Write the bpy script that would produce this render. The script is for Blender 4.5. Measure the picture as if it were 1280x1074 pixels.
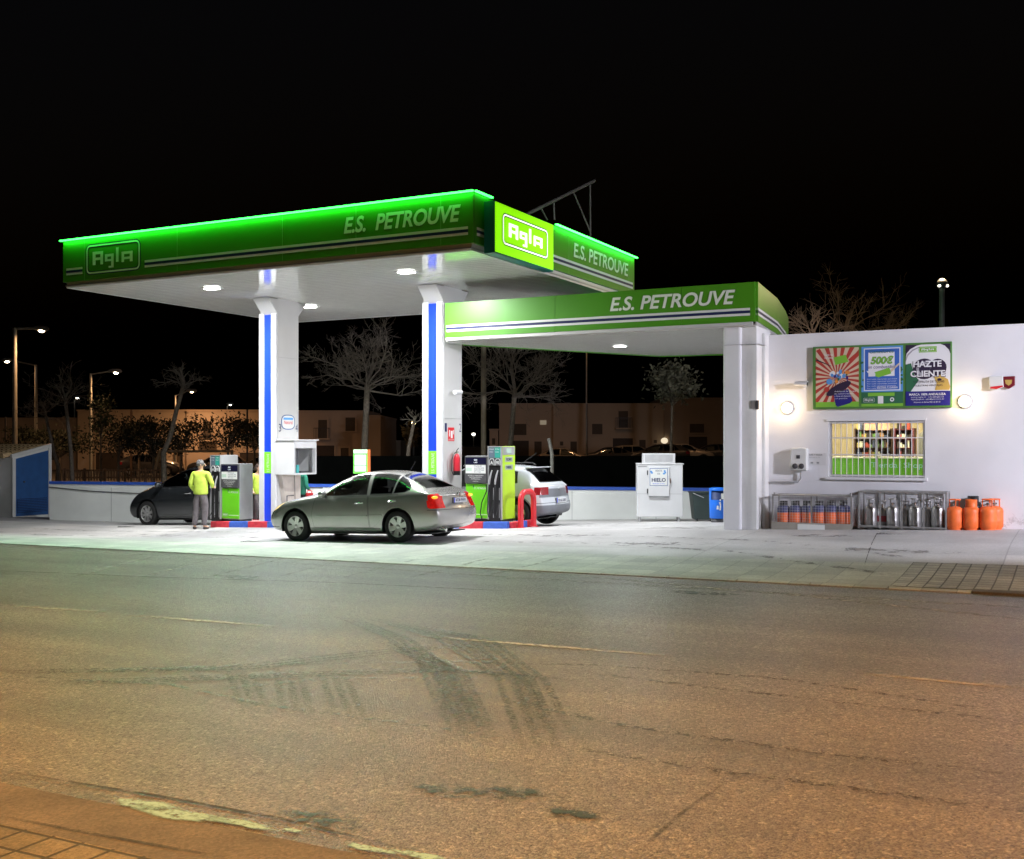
import bpy, bmesh, math, random
from mathutils import Vector, Matrix
R = math.radians
random.seed(7)
scene = bpy.context.scene
for o in list(bpy.data.objects): bpy.data.objects.remove(o)
col = scene.collection
# ------------------------------------------------------------------ camera, world, exposure
FPX, CH, HY = 1377.0, 1.9, 556.0           # focal length in photo pixels, eye height, horizon row
cd = bpy.data.cameras.new('camera'); cam = bpy.data.objects.new('camera', cd); col.objects.link(cam)
cam.location = (0, 0, CH); cam.rotation_euler = (R(90), 0, 0)
cd.sensor_width = 36; cd.lens = 36 * FPX / 1280; cd.shift_y = (HY - 537) / 1280
cd.clip_start = .1; cd.clip_end = 3000
scene.camera = cam
wd = bpy.data.worlds.new('World'); scene.world = wd; wd.use_nodes = True
nt = wd.node_tree; bg = nt.nodes['Background']
sky = nt.nodes.new('ShaderNodeTexSky'); sky.sky_type = 'NISHITA'; sky.sun_disc = False
sky.sun_elevation = R(-4); sky.sun_rotation = R(200)
nt.links.new(sky.outputs[0], bg.inputs[0]); bg.inputs[1].default_value = .12
scene.view_settings.view_transform = 'Standard'; scene.view_settings.look = 'None'
scene.view_settings.exposure = 0; scene.view_settings.gamma = 1
WATT = 1.0
def lamp_data(kind, name, energy, color, **kw):
    l = bpy.data.lights.new(name, kind); l.energy = energy * WATT; l.color = color
    for k, v in kw.items(): setattr(l, k, v)
    return l
def lamp(kind, name, energy, color, loc, parent, rot=(0, 0, 0), **kw):
    o = bpy.data.objects.new(name, lamp_data(kind, name, energy, color, **kw)); col.objects.link(o)
    o.parent = parent; o.location = loc; o.rotation_euler = rot
    return o
# ------------------------------------------------------------------ geometry of the place
A = -R(27.5); cA, sA = math.cos(A), math.sin(A)
U = Vector((cA, sA)); V = Vector((-sA, cA)); OX, OY = -.732, 20.8
def W(u, v): return OX + u * U.x + v * V.x, OY + u * U.y + v * V.y
def UV(x, y): return (x - OX) * U.x + (y - OY) * U.y, (x - OX) * V.x + (y - OY) * V.y
def sm(a, b, x):
    t = max(0, min(1, (x - a) / (b - a))); return t * t * (3 - 2 * t)
def gz(x, y):
    u, v = UV(x, y)
    zr = .008 * max(-25, min(25, x))
    zf = .035 * max(-11, min(13, x)) + .05 - .05 * max(0, min(v, 14) - 3.5)
    t = sm(-3.0, 1.5, v)
    z = zr * (1 - t) + zf * t
    if y > 38: z += (min(y, 110) - 38) / 72 * .9
    if y > 110: z += (min(y, 400) - 110) * .004
    return z
def guv(u, v): return gz(*W(u, v))
def dirp(px, py): return (px - 640) / FPX, (HY - py) / FPX
def onv(px, py, v):
    dx, dz = dirp(px, py); t = (v + OX * V.x + OY * V.y) / (dx * V.x + V.y)
    return UV(dx * t, t)[0], CH + dz * t
def onu(px, py, u):
    dx, dz = dirp(px, py); t = (u + OX * U.x + OY * U.y) / (dx * U.x + U.y)
    return UV(dx * t, t)[1], CH + dz * t
def onz(px, py, z):
    dx, dz = dirp(px, py); t = (z - CH) / dz
    return UV(dx * t, t)
def atY(px, py, Y):
    dx, dz = dirp(px, py); return Vector((dx * Y, Y, CH + dz * Y))
def gnd(px, py):
    dx, dz = dirp(px, py); t = 20.0
    for _ in range(40): t = t * .5 + .5 * (gz(dx * t, t) - CH) / dz
    return Vector((dx * t, t, gz(dx * t, t)))
# ------------------------------------------------------------------ materials
MC = {}
def mat(name, c, rough=.5, metal=0, var=.12, scale=4, bump=0, bscale=60, coat=0, emit=None, es=0, alpha=None, trans=0, coord='Object', spec=.5):
    if name in MC: return MC[name]
    m = bpy.data.materials.new(name); m.use_nodes = True; n = m.node_tree.nodes; l = m.node_tree.links
    b = n['Principled BSDF']
    b.inputs['Roughness'].default_value = rough; b.inputs['Metallic'].default_value = metal
    b.inputs['Coat Weight'].default_value = coat; b.inputs['Specular IOR Level'].default_value = spec
    b.inputs['Transmission Weight'].default_value = trans
    tc = n.new('ShaderNodeTexCoord')
    if var:
        nz = n.new('ShaderNodeTexNoise'); nz.inputs['Scale'].default_value = scale; nz.inputs['Detail'].default_value = 5
        l.new(tc.outputs[coord], nz.inputs['Vector'])
        mx = n.new('ShaderNodeMix'); mx.data_type = 'RGBA'
        mx.inputs[6].default_value = tuple(x * (1 - var) for x in c) + (1,)
        mx.inputs[7].default_value = tuple(min(1, x * (1 + var)) for x in c) + (1,)
        rp = n.new('ShaderNodeMapRange'); rp.inputs[1].default_value = .3; rp.inputs[2].default_value = .7
        l.new(nz.outputs[0], rp.inputs[0]); l.new(rp.outputs[0], mx.inputs[0]); l.new(mx.outputs[2], b.inputs['Base Color'])
    else: b.inputs['Base Color'].default_value = tuple(c) + (1,)
    if bump:
        nb = n.new('ShaderNodeTexNoise'); nb.inputs['Scale'].default_value = bscale; nb.inputs['Detail'].default_value = 3
        l.new(tc.outputs[coord], nb.inputs['Vector'])
        bp = n.new('ShaderNodeBump'); bp.inputs['Strength'].default_value = bump; bp.inputs['Distance'].default_value = .01
        l.new(nb.outputs[0], bp.inputs['Height']); l.new(bp.outputs[0], b.inputs['Normal'])
    if emit: b.inputs['Emission Color'].default_value = tuple(emit) + (1,); b.inputs['Emission Strength'].default_value = es
    if alpha is not None: b.inputs['Alpha'].default_value = alpha
    MC[name] = m; return m
def glass(name, tint, op):
    if name in MC: return MC[name]
    m = bpy.data.materials.new(name); m.use_nodes = True; n = m.node_tree.nodes; l = m.node_tree.links
    n.remove(n['Principled BSDF']); out = n['Material Output']
    t = n.new('ShaderNodeBsdfTransparent'); t.inputs[0].default_value = tuple(tint) + (1,)
    g = n.new('ShaderNodeBsdfGlossy'); g.inputs['Roughness'].default_value = .10; g.inputs[0].default_value = (.9, .9, .9, 1)
    fr = n.new('ShaderNodeFresnel'); fr.inputs[0].default_value = 1.5
    ad = n.new('ShaderNodeMath'); ad.operation = 'ADD'; ad.inputs[1].default_value = op; ad.use_clamp = True
    mx = n.new('ShaderNodeMixShader'); l.new(fr.outputs[0], ad.inputs[0]); l.new(ad.outputs[0], mx.inputs[0])
    l.new(t.outputs[0], mx.inputs[1]); l.new(g.outputs[0], mx.inputs[2]); l.new(mx.outputs[0], out.inputs[0])
    MC[name] = m; return m
def ground_mat(name, dark, light, grain=120, gscale2=.5, patch=.25, rough=.6, bump=.6, brick=None, joint=None, streak=None, spec=.5, jdark=.45, sparkle=0):
    m = bpy.data.materials.new(name); m.use_nodes = True; n = m.node_tree.nodes; l = m.node_tree.links
    b = n['Principled BSDF']; b.inputs['Specular IOR Level'].default_value = spec
    tc = n.new('ShaderNodeTexCoord'); vec = tc.outputs['Object']
    def noise(s, d=4, r=.6, v=vec):
        q = n.new('ShaderNodeTexNoise'); q.inputs['Scale'].default_value = s; q.inputs['Detail'].default_value = d; q.inputs['Roughness'].default_value = r
        l.new(v, q.inputs['Vector']); return q.outputs[0]
    def rng(x, a, b_, c=0, d=1):
        q = n.new('ShaderNodeMapRange'); 
        for i, k in enumerate((a, b_, c, d)): q.inputs[i + 1].default_value = k
        l.new(x, q.inputs[0]); return q.outputs[0]
    def mul(col_, fac):
        q = n.new('ShaderNodeMix'); q.data_type = 'RGBA'; q.blend_type = 'MULTIPLY'; q.inputs[0].default_value = 1
        l.new(col_, q.inputs[6]); l.new(fac, q.inputs[7]); return q.outputs[2]
    mx = n.new('ShaderNodeMix'); mx.data_type = 'RGBA'
    mx.inputs[6].default_value = tuple(dark) + (1,); mx.inputs[7].default_value = tuple(light) + (1,)
    g = noise(grain, 3, .8); vo = n.new('ShaderNodeTexVoronoi'); vo.inputs['Scale'].default_value = grain * .75; l.new(vec, vo.inputs['Vector'])
    l.new(rng(vo.outputs['Color'], .1, .9), mx.inputs[0])
    c = mx.outputs[2]
    c = mul(c, rng(g, .3, .7, .72, 1.22))
    if sparkle:
        v2 = n.new('ShaderNodeTexVoronoi'); v2.inputs['Scale'].default_value = grain * .42; l.new(vec, v2.inputs['Vector']); sx = n.new('ShaderNodeSeparateColor'); l.new(v2.outputs['Color'], sx.inputs[0])
        c = mul(c, rng(sx.outputs[0], .82, .95, .94, 1.55)); c = mul(c, rng(sx.outputs[1], .0, .16, .5, 1.0))
    c = mul(c, rng(noise(gscale2, 6), .35, .65, 1 - patch, 1 + patch))
    mp = n.new('ShaderNodeMapping'); mp.inputs['Scale'].default_value = (.05, 1.1, 1); l.new(vec, mp.inputs['Vector'])
    if streak: c = mul(c, rng(noise(1.3, 4, .5, mp.outputs[0]), .35, .65, 1 - streak, 1 + streak))
    hgt = g
    if brick:
        bt = n.new('ShaderNodeTexBrick'); bw, bh, off = brick
        bt.inputs['Scale'].default_value = 1; bt.inputs['Brick Width'].default_value = bw; bt.inputs['Row Height'].default_value = bh
        bt.inputs['Mortar Size'].default_value = joint or .01; bt.offset = off; bt.inputs['Mortar Smooth'].default_value = .3
        bt.inputs['Color1'].default_value = (.82, .82, .82, 1); bt.inputs['Color2'].default_value = (1.12, 1.1, 1.05, 1)
        bt.inputs['Mortar'].default_value = (jdark, jdark, jdark, 1)
        l.new(vec, bt.inputs['Vector']); c = mul(c, bt.outputs['Color'])
        ad = n.new('ShaderNodeMath'); ad.operation = 'SUBTRACT'; l.new(g, ad.inputs[0]); l.new(bt.outputs['Fac'], ad.inputs[1]); hgt = ad.outputs[0]
    l.new(c, b.inputs['Base Color'])
    l.new(rng(g, .3, .7, rough - .15, min(1, rough + .1)), b.inputs['Roughness'])
    bp = n.new('ShaderNodeBump'); bp.inputs['Strength'].default_value = bump; bp.inputs['Distance'].default_value = .012
    if sparkle:
        a2 = n.new('ShaderNodeMath'); a2.operation = 'MULTIPLY_ADD'; l.new(vo.outputs['Distance'], a2.inputs[0]); a2.inputs[1].default_value = -sparkle; l.new(hgt, a2.inputs[2]); hgt = a2.outputs[0]
    l.new(hgt, bp.inputs['Height']); l.new(bp.outputs[0], b.inputs['Normal'])
    MC[name] = m; return m
def worn_mat(name, c, dens=.5, scale=6, rough=.6):
    m = bpy.data.materials.new(name); m.use_nodes = True; n = m.node_tree.nodes; l = m.node_tree.links
    b = n['Principled BSDF']; b.inputs['Base Color'].default_value = tuple(c) + (1,); b.inputs['Roughness'].default_value = rough
    tc = n.new('ShaderNodeTexCoord')
    q = n.new('ShaderNodeTexNoise'); q.inputs['Scale'].default_value = scale; q.inputs['Detail'].default_value = 8; q.inputs['Roughness'].default_value = .75
    l.new(tc.outputs['Object'], q.inputs['Vector'])
    r = n.new('ShaderNodeMapRange'); r.inputs[1].default_value = .62 - dens * .3; r.inputs[2].default_value = .7 - dens * .2
    l.new(q.outputs[0], r.inputs[0])
    uvn = n.new('ShaderNodeUVMap'); sep = n.new('ShaderNodeSeparateXYZ'); l.new(uvn.outputs[0], sep.inputs[0])
    e = n.new('ShaderNodeMath'); e.operation = 'MULTIPLY'; l.new(r.outputs[0], e.inputs[0]); l.new(sep.outputs[0], e.inputs[1])
    l.new(e.outputs[0], b.inputs['Alpha'])
    MC[name] = m; return m
WHITE = mat('white_paint', (.62, .63, .64), .35, var=.03)
CLAD = mat('white_cladding', (.54, .54, .53), .28, var=.04, scale=1.5)
WALLP = mat('white_wall_plaster', (.69, .70, .72), .8, var=.09, scale=.7, bump=.15, bscale=40)
WALLS = mat('wall_block_plaster', (.70, .71, .70), .85, var=.1, scale=1.5, bump=.4, bscale=12)
BLUE = mat('blue_paint', (.01, .055, .75), .4, var=.05)
BLUED = mat('blue_door_paint', (.022, .095, .29), .5, var=.12)
BLUEB = mat('blue_plastic', (.01, .16, .75), .4, var=.05)
GREEN = mat('fascia_green', (.062, .26, .009), .42, var=.03, scale=1)
GRLIME = mat('lime_panel', (.42, .68, .03), .4, var=.04)
GRPUMP = mat('pump_green', (.13, .55, .01), .38, var=.03)
NAVY = mat('navy_stripe', (.012, .02, .09), .4, var=0)
SIGNW = mat('sign_white', (.68, .70, .68), .45, var=0)
GREY = mat('grey_metal', (.34, .35, .36), .38, .5, var=.08)
LGREY = mat('light_grey_metal', (.5, .51, .52), .35, .5, var=.06)
DGREY = mat('dark_grey', (.06, .06, .065), .45, var=.1)
BLACK = mat('black_plastic', (.012, .012, .013), .4, var=.1)
RUBBER = mat('rubber', (.016, .016, .016), .8, var=.15, scale=20)
STEEL = mat('galvanised_steel', (.34, .34, .33), .45, .6, var=.2, scale=8)
INOX = mat('stainless_steel', (.42, .42, .41), .42, .8, var=.15, scale=6)
CHROME = mat('chrome', (.75, .75, .75), .12, 1, var=0)
RED = mat('red_paint', (.62, .02, .03), .4, var=.06)
KRED = mat('kerb_red', (.62, .04, .06), .6, var=.18, scale=8, bump=.2)
KBLUE = mat('kerb_blue', (.05, .13, .55), .6, var=.18, scale=8, bump=.2)
ORANGE = mat('orange_bottle', (.85, .16, .03), .5, var=.12, scale=8)
CBLUE = mat('navy_bottle', (.04, .05, .16), .5, var=.1)
DGREEN = mat('dark_green_paint', (.01, .09, .05), .4, var=0)
TEAL = mat('teal_panel', (.03, .30, .24), .4, var=0)
CONC = mat('concrete_block', (.42, .40, .38), .85, var=.15, scale=5, bump=.3)
SOFF = mat('soffit_slats', (.78, .78, .75), .09, var=.04, spec=.75)
BARK = mat('bark', (.20, .17, .13), .9, var=.3, scale=12, bump=.6, bscale=20)
TWIG = mat('twigs', (.24, .21, .17), .9, var=.3, scale=9)
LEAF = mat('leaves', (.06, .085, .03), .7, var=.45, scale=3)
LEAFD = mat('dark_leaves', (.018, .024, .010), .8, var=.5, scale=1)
WOOD = mat('wood', (.22, .12, .06), .8, var=.3, scale=6)
POLE = mat('pole_paint', (.34, .34, .30), .55, .1, var=.1)
SKIN = mat('skin', (.55, .32, .22), .6, var=.05)
HAIRG = mat('grey_hair', (.13, .125, .12), .8, var=.4, scale=60)
HAIRD = mat('dark_curly_hair', (.04, .022, .015), .8, var=.4, scale=60)
HIVIS = mat('hi_vis_fabric', (.50, .66, .08), .75, var=.12, scale=9, bump=.6, bscale=14)
TROU = mat('grey_trousers', (.13, .115, .12), .85, var=.2, scale=12, bump=.5, bscale=18)
TEALC = mat('teal_fabric', (.03, .26, .17), .8, var=.2)
BLKCL = mat('dark_clothes', (.02, .018, .025), .8, var=.2)
SHOE = mat('shoe', (.05, .04, .04), .6, var=.2)
TILE = mat('roof_tile', (.42, .30, .16), .85, var=.3, scale=7, bump=.4)
FENCE = mat('dark_screen_mesh', (.0015, .0018, .0015), 1, var=.2, spec=.05)
GLS = glass('window_glass', (.85, .9, .88), .02)
GLT = glass('tinted_car_glass', (.10, .10, .11), .05)
GLC = glass('clear_car_glass', (.75, .82, .78), .04)
GLR = glass('rear_car_glass', (.16, .16, .17), .06)
def emis(name, c, s):
    return mat(name, (.8, .8, .8), .5, var=0, emit=c, es=s)
# ------------------------------------------------------------------ mesh helper
TCACHE = {}
def text_data(s, shear=0, bold=0):
    k = (s, shear, bold)
    if k not in TCACHE:
        c = bpy.data.curves.new('t', 'FONT'); c.body = s; c.size = 1; c.shear = shear; c.offset = bold; c.resolution_u = 4
        o = bpy.data.objects.new('t', c); col.objects.link(o)
        dg = bpy.context.evaluated_depsgraph_get(); me = bpy.data.meshes.new_from_object(o.evaluated_get(dg))
        vs = [tuple(v.co) for v in me.vertices]; fs = [tuple(p.vertices) for p in me.polygons]
        bpy.data.objects.remove(o); bpy.data.curves.remove(c); bpy.data.meshes.remove(me)
        TCACHE[k] = (vs, fs)
    return TCACHE[k]
class MB:
    def __init__(s, M=None): s.v = []; s.f = []; s.m = []; s.s = []; s.M = M
    def add(s, vs, fs, m, smooth=False):
        k = len(s.v)
        s.v += [Vector(p) if s.M is None else s.M @ Vector(p) for p in vs]
        for f in fs: s.f.append(tuple(i + k for i in f)); s.m.append(m); s.s.append(smooth)
        return s
    def box(s, x0, x1, y0, y1, z0, z1, m):
        return s.add([(x0,y0,z0),(x1,y0,z0),(x1,y1,z0),(x0,y1,z0),(x0,y0,z1),(x1,y0,z1),(x1,y1,z1),(x0,y1,z1)],
                     [(0,3,2,1),(4,5,6,7),(0,1,5,4),(1,2,6,5),(2,3,7,6),(3,0,4,7)], m)
    def quad(s, a, b, c, d, m): return s.add([a, b, c, d], [(0, 1, 2, 3)], m)
    def tube(s, pts, r, m, n=8, caps=True, smooth=True):
        pts = [Vector(p) for p in pts]; rs = r if isinstance(r, (list, tuple)) else [r] * len(pts)
        vs = []; up = None
        for i, p in enumerate(pts):
            t = (pts[min(i + 1, len(pts) - 1)] - pts[max(i - 1, 0)]).normalized()
            if up is None:
                up = Vector((0, 0, 1)) if abs(t.z) < .9 else Vector((1, 0, 0))
            a = t.cross(up)
            if a.length < 1e-4: a = t.cross(Vector((1, 0, 0)))
            a.normalize(); b = a.cross(t).normalized(); up = b
            for k in range(n):
                w = 2 * math.pi * k / n; vs.append(p + (a * math.cos(w) + b * math.sin(w)) * rs[i])
        fs = [(i*n+k, i*n+(k+1)%n, (i+1)*n+(k+1)%n, (i+1)*n+k) for i in range(len(pts)-1) for k in range(n)]
        s.add(vs, fs, m, smooth)
        if caps:
            L = len(pts) - 1; s.add(vs[:n], [tuple(range(n))[::-1]], m); s.add(vs[L*n:], [tuple(range(n))], m)
        return s
    def cyl(s, p0, p1, r0, m, r1=None, n=12): return s.tube([p0, p1], [r0, r0 if r1 is None else r1], m, n)
    def lathe(s, prof, m, n=20, c=(0, 0, 0), axis='z', smooth=True):
        vs = []
        for r, z in prof:
            for k in range(n):
                w = 2 * math.pi * k / n; x, y = r * math.cos(w), r * math.sin(w)
                p = {'z': (x, y, z), 'y': (x, z, y), 'x': (z, x, y)}[axis]
                vs.append((p[0] + c[0], p[1] + c[1], p[2] + c[2]))
        L = len(prof)
        fs = [(i*n+k, i*n+(k+1)%n, (i+1)*n+(k+1)%n, (i+1)*n+k) for i in range(L-1) for k in range(n)]
        s.add(vs, fs, m, smooth); return s
    def sphere(s, c, rx, ry, rz, m, n=12):
        prof = [(math.sin(math.pi * i / 8), -math.cos(math.pi * i / 8)) for i in range(9)]
        q = MB(); q.lathe(prof, m, n); k = [(p.x*rx+c[0], p.y*ry+c[1], p.z*rz+c[2]) for p in q.v]
        return s.add(k, q.f, m, True)
    def prism(s, poly, axis, a, b, m):
        n = len(poly)
        def P(p, t): return {'z': (p[0], p[1], t), 'y': (p[0], t, p[1]), 'x': (t, p[0], p[1])}[axis]
        return s.add([P(p, a) for p in poly] + [P(p, b) for p in poly],
                     [tuple(range(n))[::-1], tuple(range(n, 2*n))] + [(i, (i+1)%n, n+(i+1)%n, n+i) for i in range(n)], m)
    def text(s, t, o, xd, yd, h, m, w=None, shear=0, bold=0, center=False):
        vs, fs = text_data(t, shear, bold)
        if not vs: return s
        x0 = min(p[0] for p in vs); x1 = max(p[0] for p in vs); y0 = min(p[1] for p in vs); y1 = max(p[1] for p in vs)
        ky = h / (y1 - y0); kx = ky if w is None else w / (x1 - x0)
        o, xd, yd = Vector(o), Vector(xd), Vector(yd)
        sh = -(x1 - x0) * kx / 2 if center else 0
        return s.add([o + xd * ((p[0]-x0)*kx + sh) + yd * ((p[1]-y0)*ky) for p in vs], fs, m)
    def build(s, name, parent=None, label=None, bevel=0, loc=None, rot=None, seg=2):
        me = bpy.data.meshes.new(name); me.from_pydata(s.v, [], s.f)
        ms = []
        for m in s.m:
            if m not in ms: ms.append(m)
        for m in ms: me.materials.append(m)
        me.polygons.foreach_set('material_index', [ms.index(m) for m in s.m]); me.polygons.foreach_set('use_smooth', s.s)
        me.update()
        o = bpy.data.objects.new(name, me); col.objects.link(o); o.parent = parent
        if loc: o.location = loc
        if rot: o.rotation_euler = rot
        if label: o['label'] = label
        if bevel:
            bm = bmesh.new(); bm.from_mesh(me); bmesh.ops.remove_doubles(bm, verts=bm.verts, dist=1e-5); bmesh.ops.recalc_face_normals(bm, faces=bm.faces); bm.to_mesh(me); bm.free()
            md = o.modifiers.new('bevel', 'BEVEL'); md.width = bevel; md.segments = seg; md.limit_method = 'ANGLE'; md.angle_limit = R(40)
        return o
def tag(o, label=None, cat=None, group=None, kind=None):
    if label: o['label'] = label
    if cat: o['category'] = cat
    if group: o['group'] = group
    if kind: o['kind'] = kind
    return o
def empty(name, label, cat, loc, rz=0, group=None):
    o = bpy.data.objects.new(name, None); col.objects.link(o); o.location = loc; o.rotation_euler = (0, 0, rz); o.empty_display_size = .2
    return tag(o, label, cat, group)
def st(name, label, cat, u=0, v=0, z=None, rot=0, group=None):     # thing placed in the station's frame
    x, y = W(u, v); return empty(name, label, cat, (x, y, gz(x, y) if z is None else z), A + rot, group)
def copy_tree(o, parent=None):
    c = o.copy(); col.objects.link(c); c.parent = parent
    for ch in list(o.children): copy_tree(ch, c)
    return c
XD, ZD = Vector((1, 0, 0)), Vector((0, 0, 1))
# ------------------------------------------------------------------ ground
ASPH = ground_mat('asphalt', (.07, .064, .054), (.31, .285, .235), grain=110, gscale2=.35, patch=.20, rough=.38, bump=1.0, streak=.22, sparkle=1.1)
CONCF = ground_mat('forecourt_concrete', (.45, .45, .45), (.54, .54, .54), grain=70, gscale2=.7, patch=.13, rough=.6, bump=.12, brick=(4.6, 3.9, .0), joint=.012, streak=.08, jdark=.6)
STRIP = ground_mat('pale_concrete_strip', (.42, .43, .41), (.54, .55, .52), grain=70, gscale2=.8, patch=.14, rough=.7, bump=.2, brick=(.42, .42, .0), joint=.008, jdark=.62)
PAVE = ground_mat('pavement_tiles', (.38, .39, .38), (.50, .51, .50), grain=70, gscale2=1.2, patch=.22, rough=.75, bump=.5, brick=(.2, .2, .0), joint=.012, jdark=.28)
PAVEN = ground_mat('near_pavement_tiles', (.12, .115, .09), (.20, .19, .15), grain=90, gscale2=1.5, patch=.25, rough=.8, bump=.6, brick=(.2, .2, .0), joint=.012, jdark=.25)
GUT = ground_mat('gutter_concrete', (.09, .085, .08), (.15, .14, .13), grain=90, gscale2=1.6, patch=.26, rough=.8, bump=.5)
EARTH = ground_mat('far_ground', (.06, .055, .045), (.11, .10, .08), grain=8, gscale2=.1, patch=.3, rough=.95, bump=.3)
def sheet(name, us, vs, m, dz=0, edge=None, uvx=None):
    mb = MB(); P = []
    for v in vs:
        for u in us: P.append((u, v, guv(u, v) + dz))
    n = len(us)
    mb.add(P, [(j*n+i, j*n+i+1, (j+1)*n+i+1, (j+1)*n+i) for j in range(len(vs)-1) for i in range(n-1)], m, True)
    o = mb.build(name, loc=(OX, OY, 0), rot=(0, 0, A)); return tag(o, kind='structure')
def fr(a, b, k): return [a + (b - a) * i / k for i in range(k + 1)]
gx = [-1500, -400, -120, -60, -45] + fr(-40, 40, 20) + [45, 60, 120, 400, 1500]
gy = [-60, -30, -10] + fr(-5, 45, 16) + [55, 70, 90, 110, 150, 250, 400, 900, 2500]
mb = MB()
mb.add([(x, y, gz(x, y) - (.16 if y < 42 and abs(x) < 60 else .0)) for y in gy for x in gx],
       [(j*len(gx)+i, j*len(gx)+i+1, (j+1)*len(gx)+i+1, (j+1)*len(gx)+i) for j in range(len(gy)-1) for i in range(len(gx)-1)], EARTH, True)
tag(mb.build('ground'), kind='structure')
UF = [-70, -50, -35] + fr(-28, 24, 52) + [35, 50, 70]
sheet('road', UF, fr(-13.9, -3.2, 10), ASPH)
sheet('forecourt_paving', UF[3:], fr(-.95, 16, 34), CONCF, .0)
sheet('forecourt_strip', UF[3:40], fr(-3.2, -.95, 6), STRIP, .0)
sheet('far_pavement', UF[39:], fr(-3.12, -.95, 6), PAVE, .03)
sheet('gutter', UF, fr(-14.38, -13.9, 2), GUT, .004)
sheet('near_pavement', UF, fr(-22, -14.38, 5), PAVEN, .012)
# low dropped kerb along the forecourt
mb = MB()
u = -28.0
while u < 34:
    z0, z1 = guv(u, -3.2), guv(u + .97, -3.2); h = .012 if u < 8.5 else .03
    mb.add([(u,-3.32,z0-.02),(u+.985,-3.32,z1-.02),(u+.985,-3.12,z1-.02),(u,-3.12,z0-.02),(u,-3.31,z0+h),(u+.985,-3.31,z1+h),(u+.985,-3.12,z1+h+.01),(u,-3.12,z0+h+.01)],
           [(4,5,6,7),(0,1,5,4),(1,2,6,5),(2,3,7,6),(3,0,4,7)], STRIP if u < 8.5 else GUT)
    u += 1.0
tag(mb.build('kerb', loc=(OX, OY, 0), rot=(0, 0, A)), kind='structure')
# markings, tyre marks, seams and stains: thin sheets over the road
def ribbon(name, pts, w, m, dz=.006, kind='structure', n=None, taper=True):
    """pts in (u,v); UV.x fades the ends and the sides"""
    P = [Vector(p) for p in pts]
    Q = []
    for i in range(len(P) - 1):
        k = max(1, int((P[i+1] - P[i]).length / .25))
        for j in range(k): Q.append(P[i].lerp(P[i+1], j / k))
    Q.append(P[-1]); me = bpy.data.meshes.new(name); vs = []; us = []; fs = []
    for i, q in enumerate(Q):
        t = (Q[min(i+1, len(Q)-1)] - Q[max(i-1, 0)]).normalized(); nn = Vector((-t.y, t.x))
        e = min(1, min(i, len(Q)-1-i) / 4 + .15) if taper else 1
        for s_, a in ((-1, 0), (-.5, 1), (.5, 1), (1, 0)):
            p = q + nn * s_ * w / 2; vs.append((p.x, p.y, guv(p.x, p.y) + dz)); us.append((e * (a if taper else 1), 0))
    for i in range(len(Q) - 1):
        for k in range(3): fs.append((i*4+k, i*4+k+1, (i+1)*4+k+1, (i+1)*4+k))
    me.from_pydata(vs, [], fs); ul = me.uv_layers.new(name='UVMap')
    for lp in me.loops: ul.data[lp.index].uv = us[lp.vertex_index]
    me.materials.append(m); o = bpy.data.objects.new(name, me); col.objects.link(o); o.location = (OX, OY, 0); o.rotation_euler = (0, 0, A)
    return tag(o, kind=kind)
def blob(name, cu, cv, ru, rv, m, dz=.006, seed=0):
    rr = random.Random(seed); me = bpy.data.meshes.new(name); vs = [(cu, cv, guv(cu, cv) + dz)]; us = [(1, 0)]; n = 40; fs = []
    ph = [rr.uniform(0, 6.28) for _ in range(4)]
    for ring, a in ((.6, 1), (1, 0)):
        for k in range(n):
            w = 2*math.pi*k/n; q = ring * (1 + .16*math.sin(2*w+ph[0]) + .12*math.sin(3*w+ph[1]) + .08*math.sin(7*w+ph[2]))
            x, y = cu + ru*q*math.cos(w), cv + rv*q*math.sin(w); vs.append((x, y, guv(x, y) + dz)); us.append((a, 0))
    for k in range(n):
        fs.append((0, 1+k, 1+(k+1) % n)); fs.append((1+k, 1+n+k, 1+n+(k+1) % n, 1+(k+1) % n))
    me.from_pydata(vs, [], fs); ul = me.uv_layers.new(name='UVMap')
    for lp in me.loops: ul.data[lp.index].uv = us[lp.vertex_index]
    me.materials.append(m); o = bpy.data.objects.new(name, me); col.objects.link(o); o.location = (OX, OY, 0); o.rotation_euler = (0, 0, A)
    return tag(o, kind='structure')
def guvp(px, py):
    p = gnd(px, py); return UV(p.x, p.y)
LINE = worn_mat('worn_line_paint', (.45, .43, .38), .85, 14)
TYRE = worn_mat('tyre_rubber_marks', (.055, .042, .032), .53, 28, .6)
SEAML2 = worn_mat('faint_dust', (.22, .20, .17), .5, 4, .9)
TYRE2 = worn_mat('faint_tyre_marks', (.06, .045, .032), .42, 16, .5)
SEAMD = worn_mat('dark_seam', (.03, .028, .026), .75, 6, .8)
SEAML = worn_mat('pale_dust', (.42, .40, .35), .55, 7, .9)
PALE = worn_mat('old_pale_paint', (.26, .50, .60), .92, 16, .8)
OIL = worn_mat('oil_stain', (.03, .03, .03), .55, 10, .6)
for a, b in (((0, 757), (135, 766)), ((155, 769), (350, 784)), ((520, 795), (840, 821)), ((1070, 842), (1290, 863))):
    ribbon('road_marking', [guvp(*a), guvp(*b)], .11, LINE)
for pts in (((0,846),(210,857),(330,882),(500,905),(640,925)), ((110,840),(320,832),(560,828),(760,833),(980,850),(1280,895)),
            ((240,866),(420,848),(640,850)), ((700,838),(900,862),(1100,885),(1290,905)), ((560,860),(760,905),(1000,940),(1290,972)), ((640,925),(900,965),(1290,1018))):
    ribbon('tyre_mark', [guvp(*p) for p in pts], .085, TYRE2, .008)
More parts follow.
